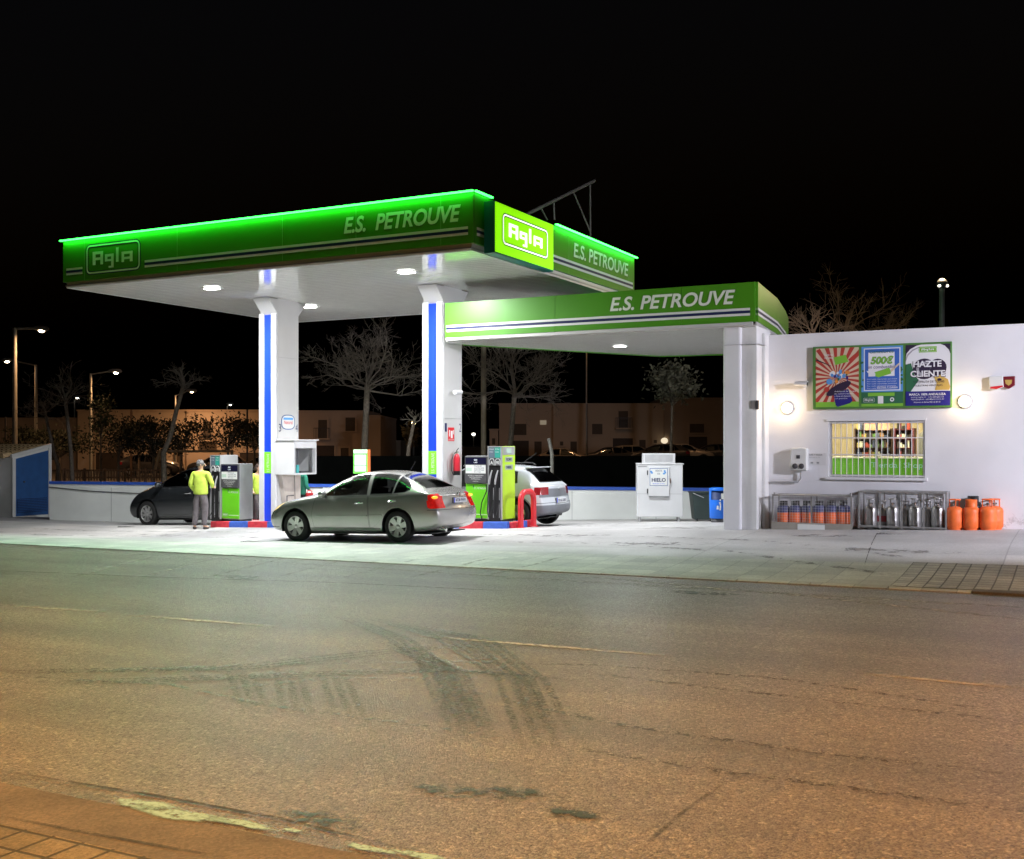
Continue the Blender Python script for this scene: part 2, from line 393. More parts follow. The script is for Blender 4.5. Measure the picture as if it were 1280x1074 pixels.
for pts in (((0,842),(300,836),(520,812),(640,806)), ((60,856),(340,846),(560,838),(700,850)), ((300,840),(318,885)), ((360,836),(372,893)), ((415,838),(440,903)), ((430,772),(500,800),(560,845),(588,928)), ((470,775),(560,800),(640,850),(676,938)), ((520,782),(600,800),(665,850),(694,918)), ((500,805),(565,840),(600,925)), ((480,800),(540,830),(572,900))):
    [ribbon('tyre_mark', [Vector(guvp(*p)) + Vector((q_, 0)) for p in pts], .075, TYRE, .010 + abs(q_) * .004) for q_ in (-.13, 0, .12)]
for pts in (((0,684),(300,700),(640,722),(1280,760)), ((400,700),(700,718),(1000,745),(1280,775))):
    ribbon('dust_band', [guvp(*p) for p in pts], .16, SEAML, .005)
for pts in (((790,1073),(850,1020),(908,978)), ((160,905),(214,897)), ((0,714),(190,722),(420,729),(640,740)), ((0,965),(200,997),(350,1025),(550,1074)), ((0,1022),(120,1045),(280,1074)), ((0,683),(320,696),(640,711.5),(960,727),(1290,745))):
    ribbon('road_seam', [guvp(*p) for p in pts], .035 if pts[0][1] > 750 else .06, SEAMD, .009)
for cx, cy, a, b, sd in ((560,990,.22,.12,1), (640,992,.2,.12,2), (400,1025,.26,.12,3), (715,1018,.15,.1,4), (300,722,.5,.2,5), (880,742,.5,.2,8)):
    u0, v0 = guvp(cx, cy); blob('oil_stain', u0, v0, a, b, OIL, .007, sd)
for cx, cy, a, b, sd in ((180,1008,.20,.085,1), (222,1020,.33,.075,2), (300,1031,.22,.05,3), (462,1063,.14,.04,4), (530,1073,.2,.04,5), (365,1040,.07,.02,6)):
    u0, v0 = guvp(cx, cy); blob('paint_patch', u0, v0, a, b, PALE, .010, sd)
for k in range(7):
    x = 150 + k * 85; ribbon('road_marking', [guvp(x - 60, 722), guvp(x + 40, 697)], .10, SEAML, .0065)
FST = worn_mat('forecourt_stain', (.20, .19, .18), .38, 3, .6)
for cu_, cv_, a, b, sd in ((-9, 1.2, .9, .35, 11), (-6.4, .9, .7, .3, 12), (-2.2, 1.5, .9, .4, 13), (.8, 1.8, .8, .3, 14), (3.5, .6, 1.2, .3, 15), (6, 2.2, .9, .3, 16), (7.5, .2, 1.3, .25, 17), (2.4, 4.0, 1, .5, 18), (-12, .4, 1.1, .3, 19)):
    blob('forecourt_stain', cu_, cv_, a, b, FST, .005, sd)
for vv_ in (.55, 2.05, 5.2, 6.8):
    ribbon('forecourt_tyre_mark', [(-15, vv_), (-6, vv_ + .05), (2, vv_ - .1), (5, vv_ - .8), (8, vv_ - 2.6 if vv_ < 3 else vv_ - 1.2)], .2, FST, .007)
ribbon('forecourt_joint', [guvp(1098, 664), guvp(1080, 708)], .016, SEAMD, .006)
# drains on the forecourt
def drain(px0, px1, py):
    a, b = guvp(px0, py), guvp(px1, py); L = b[0] - a[0]
    o = st('drain_grate', None, None, a[0], a[1]); mb = MB()
    mb.box(0, L, -.15, .15, -.02, .006, DGREY)
    k = 0
    while k * .06 < L: mb.box(k*.06, k*.06+.028, -.13, .13, .006, .014, STEEL); k += 1
    ob = mb.build('grate', o); return o
tag(drain(306, 350, 677), 'slotted metal drain grate in the forecourt ahead of the silver saloon', 'drain')
tag(drain(152, 185, 658.5), 'slotted metal drain grate beside the front wheel of the dark hatchback', 'drain')
tag(drain(1097, 1134, 667), 'small slotted drain grate below the cage of steel gas bottles', 'drain')
# ------------------------------------------------------------------ letters of the station's sign
def agla(mb, o, xd, yd, h, w, m, dark=None, inner=None):
    """boxy four-letter word drawn with bars inside a rounded frame; o = lower left corner of the frame"""
    o, xd, yd = Vector(o), Vector(xd), Vector(yd); nd = xd.cross(yd)
    def rr(x0, y0, x1, y1, r, n=5):
        P = []
        for cx, cy, a0 in ((x1-r, y1-r, 0), (x0+r, y1-r, 90), (x0+r, y0+r, 180), (x1-r, y0+r, 270)):
            for k in range(n + 1): a = R(a0 + 90*k/n); P.append((cx + r*math.cos(a), cy + r*math.sin(a)))
        return P
    def ring(a, b, m_, off):
        n = len(a); vs = [o + xd*p[0] + yd*p[1] + nd*off for p in a + b]
        mb.add(vs, [(i, (i+1) % n, n + (i+1) % n, n + i) for i in range(n)], m_)
    t = h * .055
    if dark: ring(rr(-t*.6, -t*.6, w+t*.6, h+t*.6, h*.2), rr(t*1.5, t*1.5, w-t*1.5, h-t*1.5, h*.13), dark, .002)
    ring(rr(0, 0, w, h, h*.18), rr(t, t, w-t, h-t, h*.13), m, .005)
    if inner:
        P = rr(t*1.6, t*1.6, w-t*1.6, h-t*1.6, h*.12); mb.add([o + xd*p[0] + yd*p[1] + nd*.003 for p in P], [tuple(range(len(P)))], inner)
    sx, sy = w * .76 / 17.5, h * .62 / 7.6; bx, by = w * .12, h * .22
    def bar(x0, y0, x1, y1, x2=None, x3=None):
        x2 = x1 if x2 is None else x2; x3 = x0 if x3 is None else x3
        mb.add([o + xd*(bx+x*sx) + yd*(by+y*sy) + nd*.007 for x, y in ((x0, y0), (x1, y0), (x2, y1), (x3, y1))], [(0, 1, 2, 3)], m)
    # A
    bar(0, .9, 1.3, 6.6); bar(1.3, 5.4, 4.6, 6.6); bar(3.4, .9, 4.6, 5.4); bar(1.3, 2.9, 3.4, 4.0)
    # g
    bar(5.4, 3.9, 9.2, 5.0); bar(5.4, 1.9, 6.5, 3.9); bar(6.5, 1.9, 9.2, 2.8); bar(8.1, -.9, 9.2, 1.9); bar(8.1, 2.8, 9.2, 3.9); bar(7.0, -.9, 8.1, -.1)
    # l
    bar(10.2, 1.3, 11.3, 7.4)
    # a
    bar(12.6, 4.2, 17.3, 5.3); bar(12.6, .9, 13.7, 4.2); bar(16.1, .9, 17.3, 4.2); bar(13.7, 2.0, 16.1, 3.0)
# ------------------------------------------------------------------ main canopy
LC, DC = -onv(78.75, 300, 0)[0], onu(793, 300, 0)[0]; VC = DC / 2
ZB = CH + (HY - 303) / FPX * 20.8; ZT = ZB + .95; ZC = ZB - .13
LED = emis('green_led', (.025, 1.0, .065), 9); LAMPE = emis('canopy_lamp_glow', (1, 1, .96), 22)
SGL = mat('lit_sign_green', (.3, .8, .02), .4, var=0, emit=(.26, .92, .0), es=.95)
SGW = mat('lit_sign_white', (.9, .9, .9), .4, var=0, emit=(.95, 1, .9), es=1.2)
can = st('main_canopy', 'tall flat canopy with dark green fascia and a glowing green strip along its top', 'canopy', 0, 0, 0)
mb = MB()                                                          # soffit of long metal slats
w = .2; y = .03
while y < DC - .05:
    mb.box(-LC + .08, -.08, y, y + w - .018, ZC, ZC + .03, SOFF); y += w
mb.box(-LC + .06, -.06, .02, DC - .02, ZC + .03, ZC + .06, GREY)
mb.build('soffit', can)
mb = MB(); t = .06
mb.box(-LC + .1, -.1, .1, DC - .1, ZT - .12, ZT - .08, GREY)
mb.build('roof_deck', can)
def fascia(parent, x0, x1, y, sgn, z0, z1, axis, joints, m, name='fascia'):
    mb = MB(); a = x0
    for b in joints + [x1]:
        if axis == 'u': mb.box(a + .004, b - .004, min(y, y + sgn*.05), max(y, y + sgn*.05), z0, z1, m)
        else: mb.box(min(y, y + sgn*.05), max(y, y + sgn*.05), a + .004, b - .004, z0, z1, m)
        a = b
    q = mb.build(name, parent); mj = MB(); jm = mat('joint_bead', (.22, .42, .16), .5)
    for b in joints:
        p_ = sorted((y - sgn*.003, y - sgn*.0005))
        if axis == 'u': mj.box(b - .005, b + .005, p_[0], p_[1], z0, z1, jm)
        else: mj.box(p_[0], p_[1], b - .005, b + .005, z0, z1, jm)
    if joints: mj.build('panel_joint', q)
    return q
J1 = sorted(onv(x, 300, 0)[0] for x in (105.5, 221.5, 353, 445, 551))
fascia(can, -LC, 0, 0, 1, ZB, ZT, 'u', J1, GREEN)
J2 = [onu(711, 350, 0)[0], onu(786, 350, 0)[0]]
fascia(can, .05, DC - .05, 0, -1, ZB, ZT, 'v', J2, GREEN)
fascia(can, -LC, 0, DC, -1, ZB, ZT, 'u', [-7.2, -3.6], GREEN)
fascia(can, .05, DC - .05, -LC, 1, ZB, ZT, 'v', [3.6], GREEN)
mb = MB()                                                          # pale drip trim under the fascia
for a in ((-LC + .06, -.06, .06, .10), (-LC + .06, -.06, DC - .10, DC - .06)): mb.box(a[0], a[1], a[2], a[3], ZC - .01, ZB - .001, CLAD)
for a in ((-LC + .06, -LC + .10), (-.10, -.06)): mb.box(a[0], a[1], .101, DC - .101, ZC - .01, ZB - .001, CLAD)
mb.build('trim', can)
mb = MB()                                                          # white, navy, white stripe
def zat(px, py, v=0): return onv(px, py, v)[1]
h0 = ZB + .15
def stripe(mb, a, b, yy, axis, z0, th=.055, sgn=-1):
    for k, m in ((0, SIGNW), (1, NAVY), (2, SIGNW)):
        z = z0 + k * th; e = .004 if m is SIGNW else .006; p = (yy, yy + sgn * e)
        if axis == 'u': mb.box(a, b, min(p), max(p), z + .002, z + th - .002, m)
        else: mb.box(min(p), max(p), a, b, z + .002, z + th - .002, m)
u1 = onv(83, 345, 0)[0]; u2 = onv(103, 345, 0)[0]; u3 = onv(181, 338, 0)[0]; u4 = onv(585, 295, 0)[0]
stripe(mb, u1, u2, 0, 'u', h0); stripe(mb, u3, u4, 0, 'u', h0)
v1 = onu(596, 295, 0)[0]; v2 = onu(791, 350, 0)[0]
stripe(mb, v1, v2, 0, 'v', h0, sgn=1)
mb.build('fascia_stripe', can)
mb = MB()
FW = mat('fascia_lettering', (.66, .76, .62), .5, var=0)
a = onv(430, 290, 0); b = onv(576, 275, 0)
mb.text('E.S.  PETROUVE', (a[0], -.006, h0 + .27), XD, ZD, .33, FW, w=b[0] - a[0], shear=.22, bold=.03)
mb.build('lettering', can)
mb = MB(); a = onu(717, 330, 0)[0]; b = onu(785, 340, 0)[0]
mb.text('E.S. PETROUVE', (.006, a, h0 + .27), (0, 1, 0), ZD, .33, FW, w=b - a, shear=.1, bold=.02)
mb.build('lettering', can)
mb = MB(); a = onv(108.5, 322, 0)[0]; b = onv(175, 322, 0)[0]
agla(mb, (a, -.004, ZB + .13), XD, ZD, .66, b - a, FW, dark=NAVY)
mb.build('logo', can)
mb = MB(); mb.box(-LC - .03, .03, -.085, -.035, ZT, ZT + .028, LED); mb.build('led_strip', can)
v3 = onu(612, 250, 0)[0]; v4 = onu(692, 300, 0)[0]
mb = MB(); mb.box(.035, .085, -.01, v3, ZT, ZT + .028, LED); mb.build('led_strip', can)
mb = MB(); mb.box(.035, .085, v4, DC + .03, ZT, ZT + .028, LED); mb.build('led_strip', can)
lamp('AREA', 'led_strip_light', 760, (.20, 1, .40), (-LC/2, -.14, ZT + .0), can, (R(-86), 0, 0), shape='RECTANGLE', size=LC, size_y=.03)
lamp('AREA', 'led_strip_light', 200, (.12, 1, .32), (.14, (v4 + DC) / 2, ZT + .0), can, (0, R(-86), 0), shape='RECTANGLE', size=.03, size_y=DC - v4)
lamp('AREA', 'led_strip_wash', 32, (.04, 1, .10), (-LC/2, -.06, ZT - .012), can, (0, 0, 0), shape='RECTANGLE', size=LC, size_y=.03)
lamp('AREA', 'led_strip_wash', 13, (.04, 1, .10), (.06, (v4 + DC) / 2, ZT - .012), can, (0, 0, 0), shape='RECTANGLE', size=.03, size_y=DC - v4)
# backlit sign box on the right side
vs0 = onu(618.7, 280, .30)[0]; vs1 = onu(692.4, 300, .30)[0]
zs0 = onu(655, 325, .30)[1]; zs0 = CH + (HY - 313.8) / FPX * (W(.30, vs0)[1]); zs1 = CH + (HY - 251.5) / FPX * (W(.30, vs0)[1])
sg = MB(); sg.box(.06, .285, vs0, vs1, zs0 - .03, zs1 + .02, mat('sign_box_teal', (.0, .12, .13), .4, var=0)); sgo = sg.build('sign_box', can, bevel=.01)
mb = MB(); mb.box(.286, .30, vs0 + .03, vs1 - .03, zs0, zs1, SGL); mb.build('lit_panel', sgo)
mb = MB(); fw = (vs1 - vs0) * .76; agla(mb, (.302, vs0 + (vs1 - vs0) * .12, zs0 + (zs1 - zs0) * .2), (0, 1, 0), ZD, (zs1 - zs0) * .62, fw, SGW, dark=NAVY)
mb.build('logo', sgo)
la, lb_, lc_ = onz(265, 360, ZC), onz(508, 339.5, ZC), onz(387, 383, ZC)
for (lu, lv) in (la, lb_, lc_):
    mb = MB(); mb.box(lu-.21, lu+.21, lv-.15, lv+.15, ZC - .014, ZC - .001, LGREY); q = mb.build('downlight', can)
    mb = MB(); mb.box(lu-.16, lu+.16, lv-.10, lv+.10, ZC - .032, ZC - .015, LAMPE); mb.build('diffuser', q)
    lamp('AREA', 'downlight_lamp', 510, (.98, .99, 1), (lu, lv, ZC - .06), can, shape='RECTANGLE', size=.32, size_y=.20)
# ------------------------------------------------------------------ columns
def column(u, v, label, nums):
    z0 = guv(u, v); c = st('canopy_column', label, 'column', u, v, z0, group='columns under the tall canopy')
    hw, hd = .275, .425; H = ZC - z0
    mb = MB(); mb.box(-hw, hw, -hd + .02, hd, -.1, H - .0, CLAD)
    mb.box(hw - .001, hw + .004, -hd + .06, hd - .04, 2.55, 2.56, GREY); mb.box(hw - .001, hw + .004, -hd + .06, hd - .04, 4.3, 4.306, GREY)
    mb.build('post', c, bevel=.012)
    mb = MB()
    for s in (-1, 1): mb.box(s*.27 - (.0 if s < 0 else .155), s*.27 + (.155 if s < 0 else 0), -hd - .05, -hd + .02, .12, H - .38, WHITE)
    mb.build('front_pilaster', c, bevel=.01)
    mb = MB(); mb.box(-.115, .115, -hd - .02, -hd + .021, .12, H - .41, BLUE); mb.build('blue_panel', c)
    mb = MB()
    mb.prism([(-hd - .34, H - .02), (-hd + .02, H - .40), (-hd + .02, H - .03)], 'x', -.22, .28, CLAD); mb.build('corbel', c)
    mb = MB()
    mb.prism([(hd + .32, H - .02), (hd + .001, H - .38), (hd + .001, H - .02)], 'x', -.27, .27, CLAD); mb.build('corbel', c)
    mb = MB(); zz = CH + (HY - 578) / FPX * W(u, v)[1] - z0
    mb.box(-.11, .11, -hd - .03, -hd - .021, zz - .27, zz + .27, mat('sticker_green', (.22, .75, .03), .4, var=0))
    mb.text('E.S. PETROUVE', (.05, -hd - .033, zz - .24), (0, 0, 1), (-1, 0, 0), .08, SIGNW, w=.46)
    mb.build('sticker', c)
    mb = MB()
    for nme, yv in zip(nums, (-hd + .06, hd - .13)):
        mb.text(nme, (hw + .006, yv, CH + (HY - 540) / FPX * W(u, v)[1] - z0), (0, 1, 0), ZD, .2, NAVY, w=.09)
    mb.build('numbers', c)
    return c
UC1 = onv(334.2, 500, VC - .47)[0]; UC2 = onv(540.2, 500, VC - .47)[0]
c1 = column(UC1, VC, 'white square column with blue front stripe carrying the white payment kiosk box', '34')
c2 = column(UC2, VC, 'white square column with blue front stripe carrying the red fire extinguisher', '12')
# round badge on the first column
bz = CH + (HY - 528) / FPX * W(UC1, VC)[1]
q = st('column_badge', 'round blue and white badge with red writing stuck on the column above the payment kiosk', 'badge', UC1 + .275, VC, bz)
def disc(mb, x, y, z, ry, rz, m, n=28, p=3.0):
    vs = [(x, y + ry * math.copysign(abs(math.cos(2*math.pi*k/n))**(2/p), math.cos(2*math.pi*k/n)), z + rz * math.copysign(abs(math.sin(2*math.pi*k/n))**(2/p), math.sin(2*math.pi*k/n))) for k in range(n)]
    mb.add(vs, [tuple(range(n))], m)
mb = MB(); disc(mb, .006, 0, 0, .27, .19, BLUED); disc(mb, .010, 0, 0, .245, .17, SIGNW); mb.box(.011, .013, -.19, .19, .06, .115, mat('sky_blue', (.1, .35, .75), .4, var=0))
mb.text('Natural', (.014, 0, -.05), (0, 1, 0), ZD, .09, RED, w=.34, center=True); mb.build('badge_face', q)
# ------------------------------------------------------------------ low canopy
Af = onv(557.5, 422, 3.41); Bf = onv(940.5, 402.7, 3.41)
ua, ub = onv(557.5, 400, 3.41)[0], onv(944.5, 380, 3.41)[0]
z2b = (Af[1] + Bf[1]) / 2; z2t = z2b + .78; z2c = z2b - .09
lc = st('low_canopy', 'lower bright green canopy linking the tall canopy column to the white shop', 'canopy', 0, 0, 0)
k1 = UV(3.95, 29.1); SD = [(ub, 3.41)] + [UV(*atY(px_, 500, Y_).to_2d()) for px_, Y_ in ((968.9, 24.2), (979, 26.4), (983, 28.0))]; vE = k1[1] + .05; FP = [(ua, 3.41), (ub, 3.41), *SD[1:], k1, (ua, 4.25)]
mb = MB(); mb.prism(FP, 'z', z2c + .03, z2c + .05, GREY)
# slats clipped to the footprint
def clipx(poly, y):
    xs = []
    for i in range(len(poly)):
        a, b = poly[i], poly[(i+1) % len(poly)]
        if (a[1] - y) * (b[1] - y) < 0: xs.append(a[0] + (b[0]-a[0]) * (y-a[1]) / (b[1]-a[1]))
    return sorted(xs)
y = 3.44
while y < vE:
    p, q_ = clipx(FP, y), clipx(FP, y + .185)
    if len(p) == 2 and len(q_) == 2:
        mb.add([(p[0], y, z2c), (p[1], y, z2c), (q_[1], y+.185, z2c), (q_[0], y+.185, z2c), (p[0], y, z2c+.028), (p[1], y, z2c+.028), (q_[1], y+.185, z2c+.028), (q_[0], y+.185, z2c+.028)],
               [(0,3,2,1),(4,5,6,7),(0,1,5,4),(1,2,6,5),(2,3,7,6),(3,0,4,7)], SOFF)
    y += .2
mb.build('soffit', lc)
jl = [onv(695, 390, 3.41)[0], onv(853, 380, 3.41)[0]]
fascia(lc, ua, ub, 3.41, -1, z2b, z2t, 'u', jl, GREEN)
def along(mb, z0, z1, off, m, a0=0):
    for a, b in zip(SD, SD[1:]):
        d = Vector((b[0]-a[0], b[1]-a[1])).normalized(); nn = Vector((d.y, -d.x))
        q0, q1 = (a[0] + nn.x*off, a[1] + nn.y*off), (b[0] + nn.x*off, b[1] + nn.y*off)
        mb.prism([a, b, q1, q0], 'z', z0, z1, m)
mb = MB(); along(mb, z2b, z2t, .05, GREEN); mb.build('fascia', lc)
mb = MB(); P = [(ua, 4.25), k1, SD[-1]]
for a, b in zip(P, P[1:]):
    d = Vector((b[0]-a[0], b[1]-a[1])).normalized() ; nn = Vector((-d.y, d.x)) * .05
    mb.prism([a, b, (b[0]+nn.x, b[1]+nn.y), (a[0]+nn.x, a[1]+nn.y)], 'z', z2c - .02, z2t - .1, GREEN)
mb.build('rear_fascia', lc)
mb = MB(); mb.box(ua + .02, ub - .05, 3.37, 3.40, z2b - .07, z2b - .001, CLAD); along(mb, z2b - .07, z2b - .001, .03, CLAD); mb.build('trim', lc)
mb = MB(); mb.prism(FP, 'z', z2t - .15, z2t - .12, GREY); mb.build('roof_deck', lc)
mb = MB(); stripe(mb, onv(558, 415, 3.36)[0], onv(937.5, 393, 3.36)[0], 3.36, 'u', z2b + .12, .052)
for k_, m_ in ((0, SIGNW), (1, NAVY), (2, SIGNW)): along(mb, z2b + .122 + k_*.052, z2b + .17 + k_*.052, .054, m_)
mb.build('fascia_stripe', lc)
mb = MB(); a, b = onv(762.5, 390, 3.36)[0], onv(919, 380, 3.36)[0]
mb.text('E.S. PETROUVE', (a, 3.352, z2b + .365), XD, ZD, .29, mat('lettering_white', (.72, .78, .70), .5, var=0), w=b - a, shear=.22, bold=.025); mb.build('lettering', lc)
lx, lv = onz(775, 432.5, z2c)
mb = MB(); mb.box(lx-.17, lx+.17, lv-.12, lv+.12, z2c - .012, z2c - .001, LGREY); q = mb.build('downlight', lc)
mb = MB(); mb.box(lx-.13, lx+.13, lv-.08, lv+.08, z2c - .018, z2c - .013, LAMPE); mb.build('diffuser', q)
lamp('AREA', 'downlight_lamp', 270, (.94, .96, 1), (lx, lv, z2c - .06), lc, shape='RECTANGLE', size=.3, size_y=.2)
# ------------------------------------------------------------------ shop building
SV = 4.2
sh = st('shop_building', 'white flat roofed station shop with barred window on the right', 'building', 0, 0, 0)
us0 = onv(961, 500, SV)[0]; us1 = us0 + 16; ztop = onv(963, 421, SV)[1]; zt2 = onv(1280, 408, SV)[1]; ztop = (ztop + zt2) / 2
w0, wz1 = onv(1035.5, 527, SV); w1, wz0 = onv(1156, 597.3, SV); wz1 = (wz1 + onv(1156, 525.2, SV)[1]) / 2; wz0 = (wz0 + onv(1036, 596.6, SV)[1]) / 2
zb = -.3; TH = .22
mb = MB()
mb.box(us0, w0, SV, SV + TH, zb, ztop, WALLP); mb.box(w1, us1, SV, SV + TH, zb, ztop, WALLP)
mb.box(w0, w1, SV, SV + TH, wz1, ztop, WALLP); mb.box(w0, w1, SV, SV + TH, zb, wz0, WALLP)
mb.build('front_wall', sh)
mb = MB(); mb.box(us0, us0 + TH, SV + TH, SV + 9, zb, ztop, WALLP); mb.box(us1 - TH, us1, SV + TH, SV + 9, zb, ztop, WALLP); mb.box(us0, us1, SV + 9, SV + 9.2, zb, ztop, WALLP); mb.build('side_walls', sh)
mb = MB(); mb.box(us0 + TH, us1 - TH, SV + TH, SV + 9, ztop - .35, ztop - .15, GREY)
mb.box(us0 - .01, us1, SV - .012, SV + TH + .02, ztop + .001, ztop + .04, WALLP); mb.build('roof', sh)
mb = MB(); mb.box(w1 + 2.7, us1, SV + 1.0, SV + 4, ztop - .1, ztop + .35, GREY); mb.build('roof_unit', sh, bevel=.02)
mb = MB(); mb.box(us0 + TH, w1 + 3, SV + TH, SV + 4.2, zb, guv(us0, SV) + .02, CONC); mb.build('shop_floor', sh)
SHOPW = mat('shop_interior_wall', (.62, .52, .36), .8, var=.1)
mb = MB(); mb.box(us0 + TH, w1 + 3, SV + 4.0, SV + 4.1, zb, ztop - .36, SHOPW); mb.box(w1 + 2.9, w1 + 3, SV + TH, SV + 4, zb, ztop - .36, SHOPW); mb.build('inner_walls', sh)
# pillar blocks at the building's left end
mb = MB(); p0 = onv(903.5, 550, SV - .75)[0]; p1 = onv(926, 550, SV - .75)[0]; p2 = onv(946, 550, SV - .68)[0]
mb.box(p0, p1, SV - .75, SV + .4, zb, z2c + .02, WALLP); q = mb.build('end_pillar', sh, bevel=.05, seg=3)
mb = MB(); mb.box(p1 - .03, p2, SV - .68, SV + .38, zb, z2c + .02, WALLS); mb.box(p2 + .001, us0 - .001, SV - .30, SV + .36, zb, z2c - .1, WALLS); mb.build('end_pier', sh, bevel=.01)
mb = MB(); mb.box(p0 - .01, us0 + .01, SV - .76, SV - .2, z2c - .35, z2c - .345, GREY); mb.box(p2 - .12, p2 - .03, SV - .694, SV - .68, 2.62, 2.78, GREY); mb.box(p2 - .02, p2 + .04, SV - .7, SV - .66, 2.60, 2.78, DGREY); mb.build('vent_plate', sh)
def wall_dirt(name, quads, m, y=SV - .004):
    me = bpy.data.meshes.new(name); vs = []; fs = []; us = []
    for a, b, z0, z1, f0, f1 in quads:
        k = len(vs); vs += [(a, y, z0), (b, y, z0), (b, y, z1), (a, y, z1)]; us += [f0, f0, f1, f1]; fs.append((k, k+1, k+2, k+3))
    me.from_pydata(vs, [], fs); ul = me.uv_layers.new(name='UVMap')
    for lp in me.loops: ul.data[lp.index].uv = (us[lp.vertex_index], 0)
    me.materials.append(m); q = bpy.data.objects.new(name, me); col.objects.link(q); q.parent = sh
rd_ = random.Random(4); DIRT = worn_mat('splash_dirt', (.38, .35, .31), .35, 5, .9)
wall_dirt('splash_dirt', [(us0 + k*.5, us0 + k*.5 + .5, zb, guv(us0 + k*.5, SV) + .45, 1, 0) for k in range(28)], DIRT)
# window
win = MB(); e = .05
win.box(w0 - .03, w1 + .03, SV - .03, SV - .001, wz1, wz1 + .045, WALLP); win.box(w0 - .05, w1 + .05, SV - .06, SV - .001, wz0 - .05, wz0, WALLP)
for a, b in ((w0 + .001, w0 + e), (w1 - e, w1 - .001)): win.box(a, b, SV + .1, SV + .15, wz0 + e, wz1 - e, LGREY)
win.box(w0 + .001, w1 - .001, SV + .1, SV + .15, wz0 + .001, wz0 + e, LGREY); win.box(w0 + .001, w1 - .001, SV + .1, SV + .15, wz1 - e, wz1 - .001, LGREY); win.box((w0+w1)/2 - .02, (w0+w1)/2 + .02, SV + .1, SV + .15, wz0 + e, wz1 - e, LGREY)
wo = win.build('window', sh)
mb = MB(); mb.box(w0 + e, w1 - e, SV + .12, SV + .126, wz0 + e, wz1 - e, GLS); mb.build('pane', wo)
mb = MB(); nb = 16
for k in range(nb + 1):
    x = w0 + .02 + (w1 - w0 - .04) * k / nb; mb.tube([(x, SV + .02, wz0 + .002), (x, SV + .02, wz1 - .002)], .0095, WHITE, 6)
for fz in (.03, .40, .70, .97): mb.box(w0 + .01, w1 - .01, SV + .008, SV + .012, wz0 + (wz1 - wz0)*fz - .012, wz0 + (wz1 - wz0)*fz + .012, WHITE)
mb.build('security_bars', wo)
# inside the shop: counter, shelves, lamp
cnt = st('shop_counter', 'lime green shop counter with pale lettering seen through the barred window', 'counter', 0, 0, 0)
cz_ = wz0 + (wz1 - wz0) * .27; CG = mat('counter_green', (.12, .42, .03), .4, var=.05)
mb = MB(); mb.box(w0 - .3, w1 - .12, SV + 1.0, SV + 1.5, zb + .3, cz_ + .06, CG); mb.build('counter_front', cnt)
mb = MB(); mb.box(w0 - .35, w1 - .1, SV + .96, SV + 1.55, cz_ + .061, cz_ + .09, SIGNW); mb.build('counter_top', cnt)
mb = MB(); xx = w0 + (w1 - w0) * .36; mb.text('Tienda  Shop', (xx, SV + .994, wz0 + .14), XD, ZD, .14, mat('pale_blue', (.35, .65, .85), .4, var=0), w=1.0); mb.build('lettering', cnt)
def shelf(px0, px1, label, cols, dark, y):
    a = w0 + (w1 - w0) * px0; b = w0 + (w1 - w0) * px1; s = st('shop_shelf', label, 'shelf', 0, 0, 0, group='shelves inside the shop')
    mb = MB(); mb.box(a, b, SV + y + .35, SV + y + .4, zb + .3, wz1 - .12, dark); mb.box(a, a + .03, SV + y, SV + y + .35, zb + .3, wz1 - .12, dark); mb.box(b - .03, b, SV + y, SV + y + .35, zb + .3, wz1 - .12, dark)
    for k in range(5): z = cz_ - .1 + k * .19; mb.box(a + .031, b - .031, SV + y, SV + y + .349, z - .012, z, dark)
    mb.build('rack', s); rr = random.Random(int(px0 * 100)); g = MB()
    for k in range(5):
        z = cz_ - .1 + k * .19; x = a + .06
        while x < b - .1:
            wd_ = rr.uniform(.022, .05); hh = rr.uniform(.06, .16); g.box(x, x + wd_, SV + y + .03, SV + y + .2, z, z + hh, rr.choice(cols)); x += wd_ + rr.uniform(.004, .014)
    o = g.build('packets', s); o['kind'] = 'stuff'
RC = [mat('pk%d' % i, c, .5, var=0) for i, c in enumerate(((.35,.05,.04),(.5,.4,.1),(.6,.6,.55),(.08,.1,.2),(.05,.04,.04),(.12,.25,.08),(.3,.16,.06),(.02,.02,.02)))]
shelf(.08, .52, 'brown shelf full of small goods in the left half of the shop window', RC, mat('brown_rack', (.06, .03, .02), .5), 1.9)
shelf(.54, .76, 'dark red display shelf with white tags right of the middle of the shop window', [RC[0], RC[4], RC[7], RC[2]], mat('maroon_rack', (.10, .01, .02), .5), 1.8)
d = st('shop_door_panel', 'grey inner door with arched top at the right of the shop window', 'door', 0, 0, 0); mb = MB()
xa, xb = w0 + (w1-w0)*.79, w0 + (w1-w0)*1.02; mb.prism([(xa, zb), (xb, zb), (xb, wz1 - .25), ((xa+xb)/2, wz1 - .08), (xa, wz1 - .25)], 'y', SV + 2.1, SV + 2.15, GREY); mb.build('door_leaf', d)
d = st('shop_price_banner', 'pinkish banner above the shelves inside the shop', 'banner', 0, 0, 0); mb = MB(); mb.box(w0 + (w1-w0)*.22, w0 + (w1-w0)*.5, SV + 1.7, SV + 1.72, wz1 - .16, wz1 + .1, mat('pink_banner', (.55, .28, .2), .5)); mb.build('banner_board', d)
lamp('AREA', 'shop_lamp', 300, (1, .80, .50), ((w0 + w1) / 2, SV + 1.2, ztop - .45), sh, shape='RECTANGLE', size=2.2, size_y=.5)
